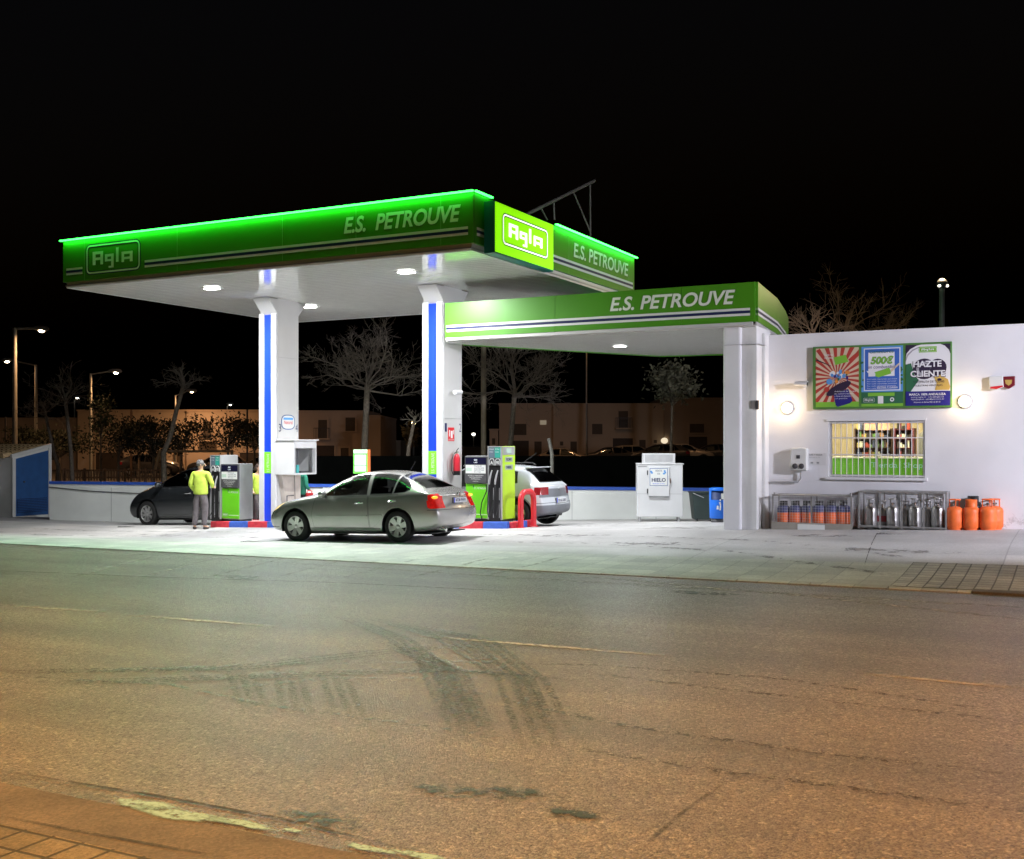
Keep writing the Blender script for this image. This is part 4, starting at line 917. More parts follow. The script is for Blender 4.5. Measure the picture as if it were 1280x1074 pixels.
# ------------------------------------------------------------------ fuel pumps
def fuel_pump(label, u, v, mirror, label_tower):
    z0 = guv(u, v) + .15; o = st('fuel_pump', label, 'fuel pump', u, v, z0, group='fuel pumps'); s = -1 if mirror else 1
    cw, tw, dep = .60, .36, .5
    # cabinet spans 0..cw (s=1: cabinet left, tower right)
    def X(a, b): return (a, b) if s == 1 else (cw + tw - b, cw + tw - a)
    c0, c1 = X(0, cw); t0, t1 = X(cw + .01, cw + tw)
    mb = MB(); mb.box(c0, c1, 0, dep, .06, 1.50, GREY); mb.build('cabinet', o, bevel=.015)
    mb = MB(); mb.box(c0 + .02, c1 - .02, .02, dep - .02, 0, .059, BLACK); mb.box(t0 + .02, t1 - .02, -.03, dep + .05, 0, .059, BLACK); mb.build('plinth', o)
    mb = MB(); mb.box(c0 + .015, c1 - .015, -.02, -.001, .08, .86, GRPUMP); gp = mb.build('lower_panel', o, bevel=.006)
    mb = MB(); mb.text('E.S. PETROUVE', (c0 + .24, -.023, .74), XD, ZD, .045, SIGNW, w=.32); agla(mb, (c0 + .05, -.022, .14), XD, ZD, .075, .17, SIGNW)
    mb.box(c0 + .24, c1 - .03, -.0225, -.021, .155, .175, mat('pale_green', (.5, .75, .4), .4, var=0)); mb.prism([(c0 + .20, .78), (c0 + .24, .78), (c0 + .22, .84)], 'y', -.0225, -.021, NAVY); mb.build('lettering', gp)
    mb = MB(); mb.box(c0 + .01, c1 - .01, -.06, -.001, .88, 1.49, DGREY); dp = mb.build('display_head', o, bevel=.012)
    mb = MB(); mb.box(c0 + .03, c1 - .03, -.064, -.061, 1.31, 1.46, mat('lcd_dark', (.01, .01, .03), .15, var=0)); LIT = emis('display_digits', (.7, .8, 1), .5)
    mb.text('000', (c0 + .30, -.067, 1.39), XD, ZD, .035, LIT, w=.08, center=True); mb.text('1.639', (c0 + .30, -.067, 1.335), XD, ZD, .03, LIT, w=.09, center=True); mb.build('display', dp)
    mb = MB(); mb.box(c0 + .04, c1 - .04, -.066, -.061, 1.10, 1.29, SIGNW); mb.box(c0 + .05, c0 + .2, -.068, -.0665, 1.15, 1.23, mat('mint', (.45, .6, .5), .4, var=0))
    for k, (t, w_) in enumerate((('PAGUE', .2), ('ANTES DE', .26), ('REPOSTAR', .26), ('EN CAJA', .18))): mb.text(t, (c0 + .26, -.068, 1.25 - k*.045), XD, ZD, .03, NAVY, w=w_)
    for k, t in enumerate(('RETIRE LA MANGUERA', 'SELECCIONE PRODUCTO', 'INTRODUZCA')): mb.text(t, (c0 + .3, -.064, 1.04 - k*.04), XD, ZD, .024, SIGNW, w=.40 - .08*k, center=True)
    mb.text('GASOLEO', (c0 + .3, -.064, .91), XD, ZD, .02, SIGNW, w=.14, center=True); mb.build('notice', dp)
    # hose tower
    tx0, tx1 = t0, t1; th = 1.72; D0, D1 = -.06, .62
    side = GRLIME if not mirror else LGREY
    mb = MB(); mb.box(tx0, tx1, D0 + .06, D1, .06, th, side); tower = mb.build('hose_tower', o, bevel=.015)
    mb = MB(); mb.box(tx0, tx0 + .02, D0, D0 + .059, .06, th, LGREY); mb.box(tx1 - .02, tx1, D0, D0 + .059, .06, th, LGREY); mb.box(tx0 + .021, tx1 - .021, D0, D0 + .059, th - .02, th, LGREY); mb.build('edge_trim', tower)
    mb = MB(); mb.box(tx0 + .022, tx1 - .022, D0 + .03, D0 + .059, .06, 1.28, BLACK); mb.build('hose_bay', tower)
    mb = MB(); hw = (tx1 - tx0 - .05) / 2
    for k, (m1, txt) in enumerate(((mat('slate', (.10, .14, .18), .4), 'A'), (TEAL, '95'))):
        xx = tx0 + .024 + k * (hw + .002)
        mb.box(xx, xx + hw, D0 + .01, D0 + .058, 1.46, th - .022, m1); mb.box(xx, xx + hw, D0 + .01, D0 + .058, 1.282, 1.458, DGREY)
        mb.tube([(xx + .02, D0, 1.29), (xx + .02, D0, 1.39), (xx + .05, D0, 1.435), (xx + hw - .03, D0, 1.435), (xx + hw - .01, D0, 1.39), (xx + hw - .01, D0, 1.29)], .008, SIGNW, 5)
        mb.text(txt, (xx + hw/2, D0 + .006, 1.31), XD, ZD, .075, SIGNW, w=.07, center=True, bold=.03)
        mb.text('Diesel' if k == 0 else 'Sin Plomo', (xx + .015, D0 + .006, 1.64), XD, ZD, .03, SIGNW, w=hw - .04)
        mb.text('Calidad', (xx + .015, D0 + .006, 1.58), XD, ZD, .022, SIGNW, w=hw - .06)
    mb.build('grade_sign', tower)
    for k in range(2):
        xx = tx0 + .024 + k * (hw + .002) + hw / 2
        mb = MB(); mb.tube([(xx - .035, D0 - .05, .86), (xx - .02, D0 - .06, .95), (xx, D0 - .05, 1.06), (xx + .03, D0 - .03, 1.18)], [.02, .026, .022, .014], LGREY, 8)
        mb.tube([(xx - .03, D0 - .03, .90), (xx + .015, D0 - .015, .93), (xx + .03, D0 - .02, 1.04)], .008, BLACK, 6); mb.build('nozzle', tower)
        mb = MB(); mb.tube([(xx - .035, D0 - .05, .86), (xx - .04, D0 - .08, .6), (xx - .05, D0 - .10, .25), (xx - .01, D0 - .11, .12), (xx + .04, D0 - .09, .22), (xx + .05, D0 - .0, .5)], .014, BLACK, 7); mb.build('hose', tower)
        mb = MB(); mb.box(xx + .03, xx + .042, D0 + .02, D0 + .03, .1, .78, LGREY); mb.build('guide_rail', tower)
    mb = MB(); xx = tx1 if not mirror else tx0
    if not mirror:
        e = .003; mb.box(xx, xx + e, D0 + .08, D1 - .03, th - .2, th - .01, LGREY); mb.box(xx + e, xx + 2*e, .18, .42, th - .16, th - .05, mat('mint', (.45, .6, .5), .4, var=0))
        for z in (1.42, 1.24):
            mb.box(xx, xx + e, .12, .5, z - .06, z + .06, mat('price_plate', (.35, .42, .30), .4)); mb.text('PLOMO' if z > 1.3 else 'DIESEL', (xx + .005, .18, z - .03), (0, 1, 0), ZD, .06, NAVY, w=.26, bold=.04)
        mb.build('side_sign', tower)
    if not mirror:
        mb = MB(); mb.tube([(c1 - .04, -.03, .84), (c1 - .02, -.06, .7), (c1 - .13, -.08, .45), (c1 - .17, -.08, .2), (c1 - .14, -.06, .07)], .012, BLACK, 7); mb.build('loose_hose', o)
    return o
up1 = onv(264.5, 640, VC - .37)[0]; fuel_pump('fuel pump with green front and tall grey hose tower on the left island', up1, VC - .37, True, '')
up2 = onv(582, 640, VC - .37)[0]; fuel_pump('fuel pump with green front and tall lime hose tower behind the silver saloon', up2, VC - .37, False, '')
# red hoop barrier
pa = gnd(652, 667.0); hu, hv = UV(pa.x, pa.y); hu = ui1 + .02; hv = onu(651, 662, ui1 + .16)[0]
hz = guv(hu, hv); o = st('hoop_barrier', 'thick red tubular hoop barrier at the right end of the pump island', 'barrier', ui1 + .16, hv, hz)
mb = MB(); r_ = .065; n = 8; Wd, Hh, Rc = onu(667, 662, ui1 + .16)[0] - hv, .80, .2; P = [(0, 0, .012), (0, 0, Hh - Rc)]
for k in range(1, n): t = math.pi/2*k/n; P.append((0, Rc - Rc*math.cos(t), Hh - Rc + Rc*math.sin(t)))
P.append((0, Rc, Hh)); P.append((0, Wd - Rc, Hh))
for k in range(1, n): t = math.pi/2*k/n; P.append((0, Wd - Rc + Rc*math.sin(t), Hh - Rc + Rc*math.cos(t)))
P += [(0, Wd, Hh - Rc), (0, Wd, .012)]
mb.tube(P, r_, RED, 14); mb.build('hoop', o)
mb = MB()
for y in (0, Wd): mb.lathe([(.001, .012), (.11, .012), (.11, 0)], RED, 16, (0, y, 0))
mb.build('base_plate', o)
# ------------------------------------------------------------------ payment kiosk on the left column
uk0 = UC1 + .28; vk0, vk1 = VC - .50, VC + .42; zk = W(uk0, vk0)[1]
zk1 = CH + (HY - 551) / FPX * zk; zk0 = CH + (HY - 593.3) / FPX * zk; kw = .58
o = st('payment_kiosk', 'white metal payment kiosk box with open side niche bolted to the left column', 'kiosk', uk0, vk0, zk0); kh = zk1 - zk0; kd = vk1 - vk0
mb = MB(); t = .04
mb.box(0, kw, 0, t, 0, kh, WHITE); mb.box(0, kw, kd - t, kd, 0, kh, WHITE); mb.box(0, kw, t, kd - t, 0, t, WHITE); mb.box(0, kw + .06, -.03, kd + .03, kh + .001, kh + .03, WHITE); mb.box(0, kw - .1, t, kd - t, kh - t, kh, WHITE)
mb.box(0, .03, t, kd - t, t, kh - t, GREY); mb.box(kw - .1, kw + .01, t + .001, kd - t - .001, kh - .19, kh, WHITE); mb.box(kw - .04, kw, t + .001, t + .05, t, kh - .191, LGREY); mb.box(kw - .04, kw, kd - .16, kd - t - .001, t, kh - .191, LGREY)
mb.build('casing', o, bevel=.006)
mb = MB(); mb.prism([(.03, t), (.4, t), (.03, .42)], 'y', kd * .55, kd * .57, LGREY); mb.build('inner_gusset', o)
mb = MB(); mb.cyl((kw - .15, .15, t), (kw - .15, .15, .3), .05, SIGNW); mb.cyl((kw - .15, .15, .3), (kw - .15, .15, .4), .03, BLACK); mb.cyl((kw - .15, .32, t), (kw - .15, .32, .24), .05, mat('teal_bottle', (.05, .4, .4), .3)); mb.box(kw - .2, kw - .1, .42, .75, t, .08, DGREY); mb.build('bottles_inside', o)
o = st('card_terminal', 'pale cabinet with metal hose hooks on the column under the payment kiosk', 'terminal', uk0, VC - .36, zk0)
mb = MB(); mb.prism([(-.04, -.002), (.72, -.002), (.72, -.75), (.12, -.75)], 'x', 0, .12, mat('beige_panel', (.52, .47, .42), .5)); mb.build('panel', o, bevel=.01)
mb = MB()
mb.tube([(.16, .38, -.54), (.16, .12, -.54), (.16, .12, -.92), (.16, .34, -.92)], .014, DGREY, 6); mb.tube([(.16, .42, -.02), (.16, .44, -.6), (.16, .43, -.78)], .008, DGREY, 6); mb.box(.13, .18, .38, .48, -.86, -.72, DGREY); mb.build('hooks', o)
# fire extinguisher, sign, camera on right column
def oc(px, py): return onu(px, py, UC2 + .28)
vv, zz = oc(566.5, 578); o = st('fire_extinguisher', 'red fire extinguisher hanging on the right column', 'extinguisher', UC2 + .28, vv, zz)
mb = MB(); RX = mat('extinguisher_red', (.62, .03, .05), .3); mb.lathe([(.001, -.30), (.07, -.30), (.08, -.27), (.08, .1), (.055, .17), (.03, .2), (.001, .2)], RX, 18, (.1, 0, 0)); mb.build('cylinder', o)
mb = MB(); mb.lathe([(.082, -.30), (.082, -.2)], BLACK, 18, (.1, 0, 0)); mb.build('base_ring', o)
mb = MB(); mb.cyl((.1, 0, .2), (.1, 0, .26), .02, CHROME); mb.tube([(.1, -.02, .27), (.1, .08, .33)], .01, BLACK, 6); mb.tube([(.1, -.02, .25), (.1, .07, .24)], .01, BLACK, 6); mb.build('valve', o)
mb = MB(); mb.tube([(.1, -.03, .24), (.1, -.14, .2), (.08, -.2, .05), (.06, -.18, -.18), (.08, -.12, -.3)], .011, DGREY, 6); mb.build('hose', o)
vv, zz = oc(564, 543); o = st('fire_sign', 'small red and white fire extinguisher sign on the right column', 'sign', UC2 + .276, vv, zz)
mb = MB(); mb.box(0, .006, -.14, .14, -.16, .16, RED); mb.box(.0061, .008, -.02, .06, -.09, .08, SIGNW); mb.box(.0061, .008, -.1, -.06, -.05, .1, SIGNW); mb.box(.0061, .008, .08, .11, 0, .1, SIGNW); mb.text('EXTINTOR', (.0085, -.12, -.145), (0, 1, 0), ZD, .035, SIGNW, w=.24); mb.build('sign_plate', o)
vv, zz = oc(566, 491); o = st('security_camera', 'white bullet camera high on the side of the right column', 'camera', UC2 + .28, vv, zz, group='security cameras of the station')
mb = MB(); mb.cyl((0, .12, -.02), (.1, .12, 0), .035, WHITE); mb.build('bracket', o); mb = MB(); mb.cyl((.12, .18, .02), (.12, -.12, .0), .05, WHITE, n=14); mb.build('camera_body', o)
# free standing price board behind the saloon
p = atY(452.5, 592, 29.5); o = st('price_board', 'slim green and white price board with orange edge behind the silver saloon', 'sign', *UV(p.x, p.y), gz(p.x, p.y), -A)
s_ = 29.5 / FPX; zt_ = CH - (562 - HY) * s_ - gz(p.x, p.y); zb2 = CH - (592 - HY) * s_ - gz(p.x, p.y); ww = 21 * s_
mb = MB(); mb.box(-.05, .05, -.03, .03, 0, zb2, GREY); mb.build('stand', o)
mb = MB(); mb.box(-ww/2, ww/2 - .07, -.06, .06, zb2, zt_, mat('board_green', (.15, .62, .08), .4, var=0, emit=(.1, .5, .05), es=.35)); mb.box(ww/2 - .069, ww/2, -.06, .06, zb2, zt_, mat('board_orange', (.75, .18, .05), .4, var=0)); mb.build('board', o)
mb = MB(); PW = mat('lit_white', (.8, .85, .9), .4, var=0, emit=(.8, .9, 1), es=.35)
mb.box(-ww/2 + .01, ww/2 - .08, -.064, -.061, zt_ - .1, zt_ - .005, PW); mb.box(-ww/2 + .04, ww/2 - .11, -.064, -.061, zt_ - .42, zt_ - .14, PW); mb.box(-ww/2 + .04, ww/2 - .11, -.064, -.061, zb2 + .06, zb2 + .2, PW)
mb.text('AGLA', (-.03, -.066, zt_ - .08), XD, ZD, .05, TEAL, w=.2, center=True)
for k in range(3): mb.text('1.639', (-.03, -.066, zt_ - .2 - k*.08), XD, ZD, .05, mat('pale_ink', (.35, .5, .6), .5, var=0), w=.2, center=True)
mb.build('price_list', o)
# ------------------------------------------------------------------ roof truss above the canopy
o = st('roof_truss', 'rusty slanting steel frame standing on the tall canopy roof behind the lit sign', 'frame', 0, 0, 0)
ut = -1.6
def tp(px, py, u=ut): v_, z_ = onu(px, py, u); return (u, v_, z_)
mb = MB(); RS = mat('dull_steel', (.16, .15, .14), .6, .3); mb.tube([tp(640, 279), tp(662, 266), tp(743, 226)], .045, RS, 6)
for a, b in (((737.5, 231), (738, 300)), ((717, 241), (738, 290)), ((692, 253), (693, 275)), ((676, 260), (684, 275))): mb.tube([tp(*a), tp(*b)], .025, RS, 6)
mb.build('truss_bars', o)
# ------------------------------------------------------------------ low perimeter wall and shed
def wall_pts(px): 
    t = (px - 62) / (720 - 62); return atY(px, 600, 34.6 + (31.8 - 34.6) * t)
wa, wb = wall_pts(62), wall_pts(1000)
ln = Vector((wb.x - wa.x, wb.y - wa.y)); Lw = ln.length; rzw = math.atan2(ln.y, ln.x)
o = empty('perimeter_wall', 'low white block wall with blue painted coping along the back of the forecourt', 'wall', (wa.x, wa.y, 0), rzw)
mb = MB(); n = 30; vs = []
for k in range(n + 1):
    x = Lw * k / n; wx, wy = wa.x + ln.x * k / n, wa.y + ln.y * k / n; zb_ = gz(wx, wy) - .2; zt_ = CH - (601.5 + 7.5 * (62 + (1000-62)*k/n - 62) / 700 + 3.5 - HY) / FPX * wy
    vs += [(x, 0, zb_), (x, 0, zt_), (x, .2, zt_), (x, .2, zb_)]
fs = [(4*k+i, 4*k+4+i, 4*k+4+(i+1) % 4, 4*k+(i+1) % 4) for k in range(n) for i in range(4)]
mb.add(vs, fs, mat('painted_block_wall', (.74, .77, .75), .8, var=.07, scale=1.1, bump=.25, bscale=9)); mb.build('wall_face', o)
mb = MB(); vs2 = []
for k in range(n + 1):
    zt_ = vs[4*k+1][2]; x = vs[4*k][0]; vs2 += [(x, -.03, zt_ + .001), (x, -.03, zt_ + .085), (x, .23, zt_ + .085), (x, .23, zt_ + .001)]
mb.add(vs2, fs, mat('coping_blue', (.03, .10, .48), .5)); mb.build('coping', o)
mb = MB(); k = 0
for x in [2.1 + 2.4*i for i in range(11)]:
    mb.box(x, x + .012, -.004, -.001, -.75, .0 + vs[1][2] - .1, GREY)
mb.build('joints', o)
mb = MB(); zc_ = vs[1][2]; mb.tube([(.0, -.03, zc_ - .1), (1.5, -.03, zc_ - .22), (3.2, -.03, zc_ - .28), (4.6, -.03, zc_ - .18), (6.5, -.03, zc_ - .06), (9, -.03, zc_ - .05)], .014, DGREY, 5); mb.build('cable', o)
# shed
ps = gnd(15.6, 646.5); su, sv_ = UV(ps.x, ps.y); zsh = ps.z
o = st('meter_shed', 'small white shed with blue louvred door and sloping clay tile roof at the far left', 'shed', su, sv_, zsh); sc = ps.y / FPX
sd = onu(63, 600, su)[0] - sv_; hf = (646.5 - 571.6) * sc; hb_ = hf + .34
mb = MB(); mb.prism([(0, -.3), (0, hf), (sd, hb_ ), (sd, -.3)], 'x', -3.2, -.0, WALLS); mb.build('walls', o)
mb = MB(); mb.prism([(-.03, hf - .02), (-.03, hf + .09), (sd + .02, hb_ + .11), (sd + .02, hb_)], 'x', -.08, .03, WHITE); mb.box(.001, .035, -.02, .10, -.1, hf - .03, WHITE); mb.box(.001, .035, sd - .1, sd + .02, -.1, hb_ - .01, WHITE); mb.build('white_trim', o)
mb = MB(); mb.prism([(.101, .02), (.101, hf - .06), (sd - .101, hb_ - .12), (sd - .101, .02)], 'x', .001, .025, BLUED); dr = mb.build('door', o)
mb = MB()
for k in range(9): mb.box(.026, .045, .16, sd - .16, .10 + k*.055, .13 + k*.055, BLUED); mb.box(.0255, .028, .16, sd - .16, .131 + k*.055, .149 + k*.055, NAVY)
mb.build('louvres', dr); mb = MB(); mb.lathe([(.001, .07), (.03, .06), (.03, .026)], DGREY, 12, (0, .42, 1.15), 'x'); mb.build('handle', dr)
mb = MB(); mb.prism([(-.22, hf + .0), (-.22, hf + .03), (sd, hb_ + .03), (sd, hb_)], 'x', -3.3, -.085, TILE)
sl = math.atan2(hb_ - hf, sd + .2)
for k in range(15):
    x = -3.2 + k * .215
    for j in range(5):
        y0 = -.26 + j * (sd + .2) / 5; y1 = y0 + (sd + .2) / 5 + .05; z0_ = hf + .03 + (y0 + .22) * math.tan(sl) + .02; z1_2 = hf + .03 + (y1 + .22) * math.tan(sl)
        mb.tube([(x, y0, z0_), (x, y1, z1_2)], [.092, .075], TILE, 8)
mb.build('tile_roof', o)
# dark screen fence behind the wall
o = empty('screen_fence', 'black mesh screened fence standing behind the low wall', 'fence', (0, 36.2, 0))
f0 = atY(346, 570, 36.2).x; f1 = 14; zt_ = CH - (570 - HY) / FPX * 36.2
mb = MB(); mb.box(f0, f1, 0, .03, -.9, zt_, FENCE); mb.build('screen', o)
x = f0
while x < f1:
    mb = MB(); mb.cyl((x, .06, -.9), (x, .06, zt_ + .06), .03, DGREY, n=8); mb.build('post', o); x += 3
# far railing on the left
o = empty('timber_railing', 'low orange brown picket railing beyond the wall at the left', 'railing', atY(78, 600, 48)); o.location.z = gz(o.location.x, 48)
s_ = 48 / FPX; Lr = 128 * s_; hz0 = CH - (598 - HY) * s_ - o.location.z; hz1 = CH - (587 - HY) * s_ - o.location.z
mb = MB(); mb.box(0, Lr, 0, .06, hz0, hz0 + .07, WOOD); mb.box(0, Lr, 0, .06, hz1 - .07, hz1, WOOD)
for k in range(36): mb.box(k*Lr/36, k*Lr/36 + .055, -.03, -.001, hz0 - .1, hz1, WOOD)
for k in range(6): mb.box(k*Lr/5.05, k*Lr/5.05 + .09, .061, .15, -.3, hz1 + .05, WOOD)
mb.build('rails', o)
o = empty('swing_frame', 'pale timber A-frame of a playground swing beyond the railing', 'swing', atY(197, 600, 52)); o.location.z = gz(o.location.x, 52)
s_ = 52 / FPX; mb = MB(); top = CH - (563 - HY) * s_ - o.location.z
WOODP = mat('pale_wood', (.45, .30, .16), .8, var=.2)
for dx_ in (-.5, .25): mb.tube([(dx_, 0, -.2), (.05 if dx_ < 0 else .12, .2, top)], .07, WOODP, 8)
mb.tube([(.0, .2, top - .05), (3.2, 1.2, top - .05)], .06, WOODP, 8); mb.tube([(3.4, .7, -.2), (3.2, 1.2, top)], .07, WOODP, 8); mb.build('timber_frame', o)
# ------------------------------------------------------------------ lamp posts
HEADG = mat('lamp_head_grey', (.25, .25, .24), .5)
def street_lamp(label, px, ytop, pxh, yh, Y, color, power, glow, r=.075, ybase=None, rad=.5, group='street lamps beyond the station'):
    s_ = Y / FPX; x = (px - 640) * s_; zg = gz(x, Y); o = empty('street_lamp', label, 'street lamp', (x, Y, zg), 0, group)
    H = CH + (HY - ytop) * s_ - zg; hx = (pxh - px) * s_; hz_ = CH + (HY - yh) * s_ - zg; sg_ = 1 if hx > 0 else -1
    mb = MB(); mb.tube([(0, 0, -.1), (0, 0, H * .55), (0, 0, H)], [r*1.25, r, r*.8], POLE, 12); mb.build('pole', o)
    mb = MB(); mb.tube([(0, 0, H - .05), (hx * .5, 0, (H + hz_) / 2 + .05), (hx - sg_*.3, 0, hz_ + .12)], r*.45, POLE, 8); mb.build('arm', o)
    mb = MB(); mb.tube([(hx - sg_*.45, 0, hz_ + .12), (hx - sg_*.2, 0, hz_ + .13), (hx + sg_*.25, 0, hz_ + .1), (hx + sg_*.38, 0, hz_ + .07)], [.06, .13, .14, .05], HEADG, 10); hd = mb.build('lamp_head', o)
    mb = MB(); mb.sphere((hx, 0, hz_), .26*rad*1.3, .16*rad*1.3, .13*rad*1.3, emis('lamp_glow_%s' % str(color), color, glow)); mb.build('lens', hd)
    if power: lamp('AREA', 'street_lamp_light', power * .75, (1, .52, .24), (hx, 0, hz_ - .2), o, shape='DISK', size=.4)
    return o
WARM = (1, .60, .28); WW = (1, .82, .52)
street_lamp('tall street lamp behind the shed with its arm to the right', 18.5, 410, 52, 413.5, 57, WW, 420, 30, .12)
street_lamp('street lamp at the far left with its arm pointing left', 45, 456, 9, 452, 76, WW, 300, 30, .10)
street_lamp('street lamp with arm to the right, between the bare trees and the hatchback', 113.5, 467, 145, 466, 70, WW, 420, 30, .09)
street_lamp('small distant street lamp showing its head beside the leaning tree', 219, 494, 240, 490, 86, WW, 500, 22, .08, rad=.35)
street_lamp('very distant pale street lamp above the houses behind the two trunks', 93, 500, 97, 497.5, 120, (1, .9, .75), 0, 20, .08, rad=.5)
street_lamp('very distant pale lamp over the house roof left of the left column', 284, 508, 288, 506, 125, (1, .9, .75), 0, 18, .07, rad=.4)
def post_top(label, px, ytop, Y, color, glow, r=.07):
    s_ = Y / FPX; x = (px - 640) * s_; zg = gz(x, Y); o = empty('street_lamp', label, 'street lamp', (x, Y, zg), 0, 'far post lamps seen between the columns'); H = CH + (HY - ytop) * s_ - zg
    mb = MB(); mb.cyl((0, 0, -.1), (0, 0, H), r, POLE, n=8); mb.build('pole', o); mb = MB(); mb.sphere((0, 0, H), .25, .25, .2, emis('far_lamp_%d' % int(px), color, glow)); mb.build('lens', o)
    return o
post_top('brightest yellow far lamp between the bare tree and the right column', 517, 529, 130, (1, .75, .35), 14, .14)
post_top('small pale far lamp right of the first bare tree', 481, 535, 140, (.9, .95, .9), 3)
post_top('tiny pale far lamp low between the first two far lamps', 493, 545, 150, (.8, .9, .85), 2.5)
post_top('pale far lamp seen left of the tall pole right of the right column', 592, 543, 140, (.95, .9, .8), 3)
def pole(label, px, ytop, Y, r, m=POLE, cat='pole', bend=None):
    s_ = Y / FPX; x = (px - 640) * s_; zg = gz(x, Y); o = empty('metal_pole', label, cat, (x, Y, zg)); H = CH + (HY - ytop) * s_ - zg
    mb = MB(); pts = [(0, 0, -.3), (0, 0, H)] if not bend else [(0, 0, -.3), (0, 0, H * .8), (bend * s_, 0, H)]
    mb.tube(pts, r, m, 10); mb.build('pole_shaft', o); return o
pole('tall pale pole rising from the fence to the low canopy right of the right column', 604.5, 425, 40, .10, mat('tan_pole', (.30, .26, .18), .6))
pole('thin dark pole in front of the far house right of the second bare tree', 733.5, 505, 78, .05, DGREY)
pole('grey fence pole with bent top behind the white crossover', 690, 548, 34.6, .06, POLE, bend=-4)
pole('thin dark pole right of the trees in front of the left house', 309, 512, 80, .07, DGREY)
pole('thin dark pole standing before the left house wall', 164, 512, 66, .07, mat('pole_rust', (.2, .13, .09), .7))
pole('slim dark pole behind the two trunks at the left', 7, 521, 66, .06, DGREY)
# globe topped post behind the shop roof
s_ = 34 / FPX; x = (1177.5 - 640) * s_; o = empty('globe_post', 'grey post with a half lit globe top rising behind the shop roof', 'lamp post', (x, 34, 0)); H = CH + (HY - 360) * s_
mb = MB(); mb.cyl((0, 0, -.5), (0, 0, H), .085, mat('dark_post', (.10, .10, .09), .6), n=12); mb.build('pole', o)
mb = MB(); mb.sphere((0, 0, H + .12), .17, .17, .17, DGREY); mb.build('globe', o)
mb = MB()
for a in (-.12, .12): mb.sphere((a, -.1, H + .05), .05, .05, .04, emis('globe_glint', (1, .95, .8), 3))
mb.build('lit_lens', o)
lamp('POINT', 'globe_light', 260, (1, .72, .42), (0, 0, H + .45), o, shadow_soft_size=.15)
# ------------------------------------------------------------------ far houses
HW = [mat('far_wall_%d' % i, c, .9, var=.08, scale=.4, bump=.1) for i, c in enumerate(((.56, .45, .34), (.52, .42, .31), (.60, .48, .37), (.46, .37, .28)))]
DKW = mat('far_shutter', (.10, .075, .05), .7); DKG = mat('far_garage', (.06, .045, .035), .7)
def house(label, px0, px1, ytop, Y, wins, wm, depth=9, setback=0):
    s_ = Y / FPX; x0 = (px0 - 640) * s_; x1 = (px1 - 640) * s_; zg = gz((x0+x1)/2, Y) - .3
    o = empty('far_house', label, 'house', (x0, Y, zg), 0, 'houses across the street'); H = CH + (HY - ytop) * s_ - zg; Lh = x1 - x0
    mb = MB(); mb.box(0, Lh - .02, 0, depth, 0, H, wm); w_ = mb.build('wall', o)
    mb = MB(); mb.box(-.05, Lh + .03, -.1, depth + .1, H + .001, H + .12, wm); mb.build('parapet', o)
    for (a, b, c, d_, kind) in wins:
        xa, xb = (a - 640) * s_ - x0, (b - 640) * s_ - x0; za, zb_ = CH + (HY - d_) * s_ - zg, CH + (HY - c) * s_ - zg
        if kind == 'lit':
            mb = MB(); mb.box(xa, xb, -.03, -.001, za, zb_, emis('lit_window', (1, .85, .55), .16)); mb.build('window', o); continue
        mb = MB(); mb.box(xa - .12, xb + .12, -.10, -.001, zb_, zb_ + .12, wm); mb.box(xa - .12, xa, -.08, -.001, za, zb_, wm); mb.box(xb, xb + .12, -.08, -.001, za, zb_, wm)
        if kind in 'wb': mb.box(xa - .15, xb + .15, -.14, -.001, za - .1, za, wm)
        fo = mb.build({'w': 'window', 'b': 'window', 'g': 'garage_door', 'd': 'door'}[kind], o)
        mb = MB(); mb.box(xa, xb, -.04, -.001, za, zb_, DKG if kind == 'g' else DKW)
        n = int((zb_ - za) / .16)
        for k in range(n): mb.box(xa, xb, -.05, -.041, za + k*.16, za + k*.16 + .09, DKG if kind == 'g' else DKW)
        mb.build('shutter', fo)
        if kind == 'b':
            mb = MB(); mb.box(xa - .3, xb + .3, -.6, -.101, za - .12, za, wm)
            for k in range(12): xx = xa - .28 + k * (xb - xa + .56) / 11; mb.box(xx, xx + .03, -.58, -.55, za, za + .8, DGREY)
            mb.box(xa - .3, xb + .3, -.59, -.54, za + .8, za + .85, DGREY); mb.build('balcony', fo)
house('low far house at the far left behind the lamp posts', -60, 96, 524, 92, [(20, 32, 545, 558, 'w'), (60, 75, 560, 575, 'g')], HW[3])
house('wide two storey house at the left behind the playground', 97, 232, 514, 90, [(120, 155, 566, 590, 'g'), (185, 195, 528, 540, 'w')], HW[1])
house('two storey house behind the leaning tree with a tall balcony window', 233, 345, 514, 89.6, [(254, 264, 527, 550, 'b'), (292, 302, 527, 540, 'w'), (221, 229, 562, 580, 'd'), (300, 330, 566, 590, 'g')], HW[0])
house('two storey house behind the bare tree between the columns', 346, 458, 515, 90, [(398, 409, 525, 548, 'b'), (432, 444, 522, 539, 'w'), (392, 418, 557, 572, 'g'), (426, 436, 560, 574, 'd')], HW[2])
house('pale end house with gable at the edge of the dark gap', 458.5, 476, 521, 88, [], HW[2], 12)
house('low far building in the gap between the columns', 477, 501, 552, 118, [], HW[1])
house('low far shed seen left of the tall pole', 560, 612, 560, 118, [], HW[1], 5)
house('narrow side of the far house right of the right column', 612, 623, 538, 92, [(615, 619, 548, 556, 'w')], HW[2], 8)
house('two storey house behind the second bare tree with lit upper window', 624, 734, 506, 92, [(675, 683, 525.5, 531, 'lit'), (638, 658, 530, 544, 'w'), (636, 661, 551, 574, 'g'), (668, 677, 552, 574, 'd'), (700, 704, 552, 557, 'w'), (713, 721, 552, 572, 'd')], HW[0])
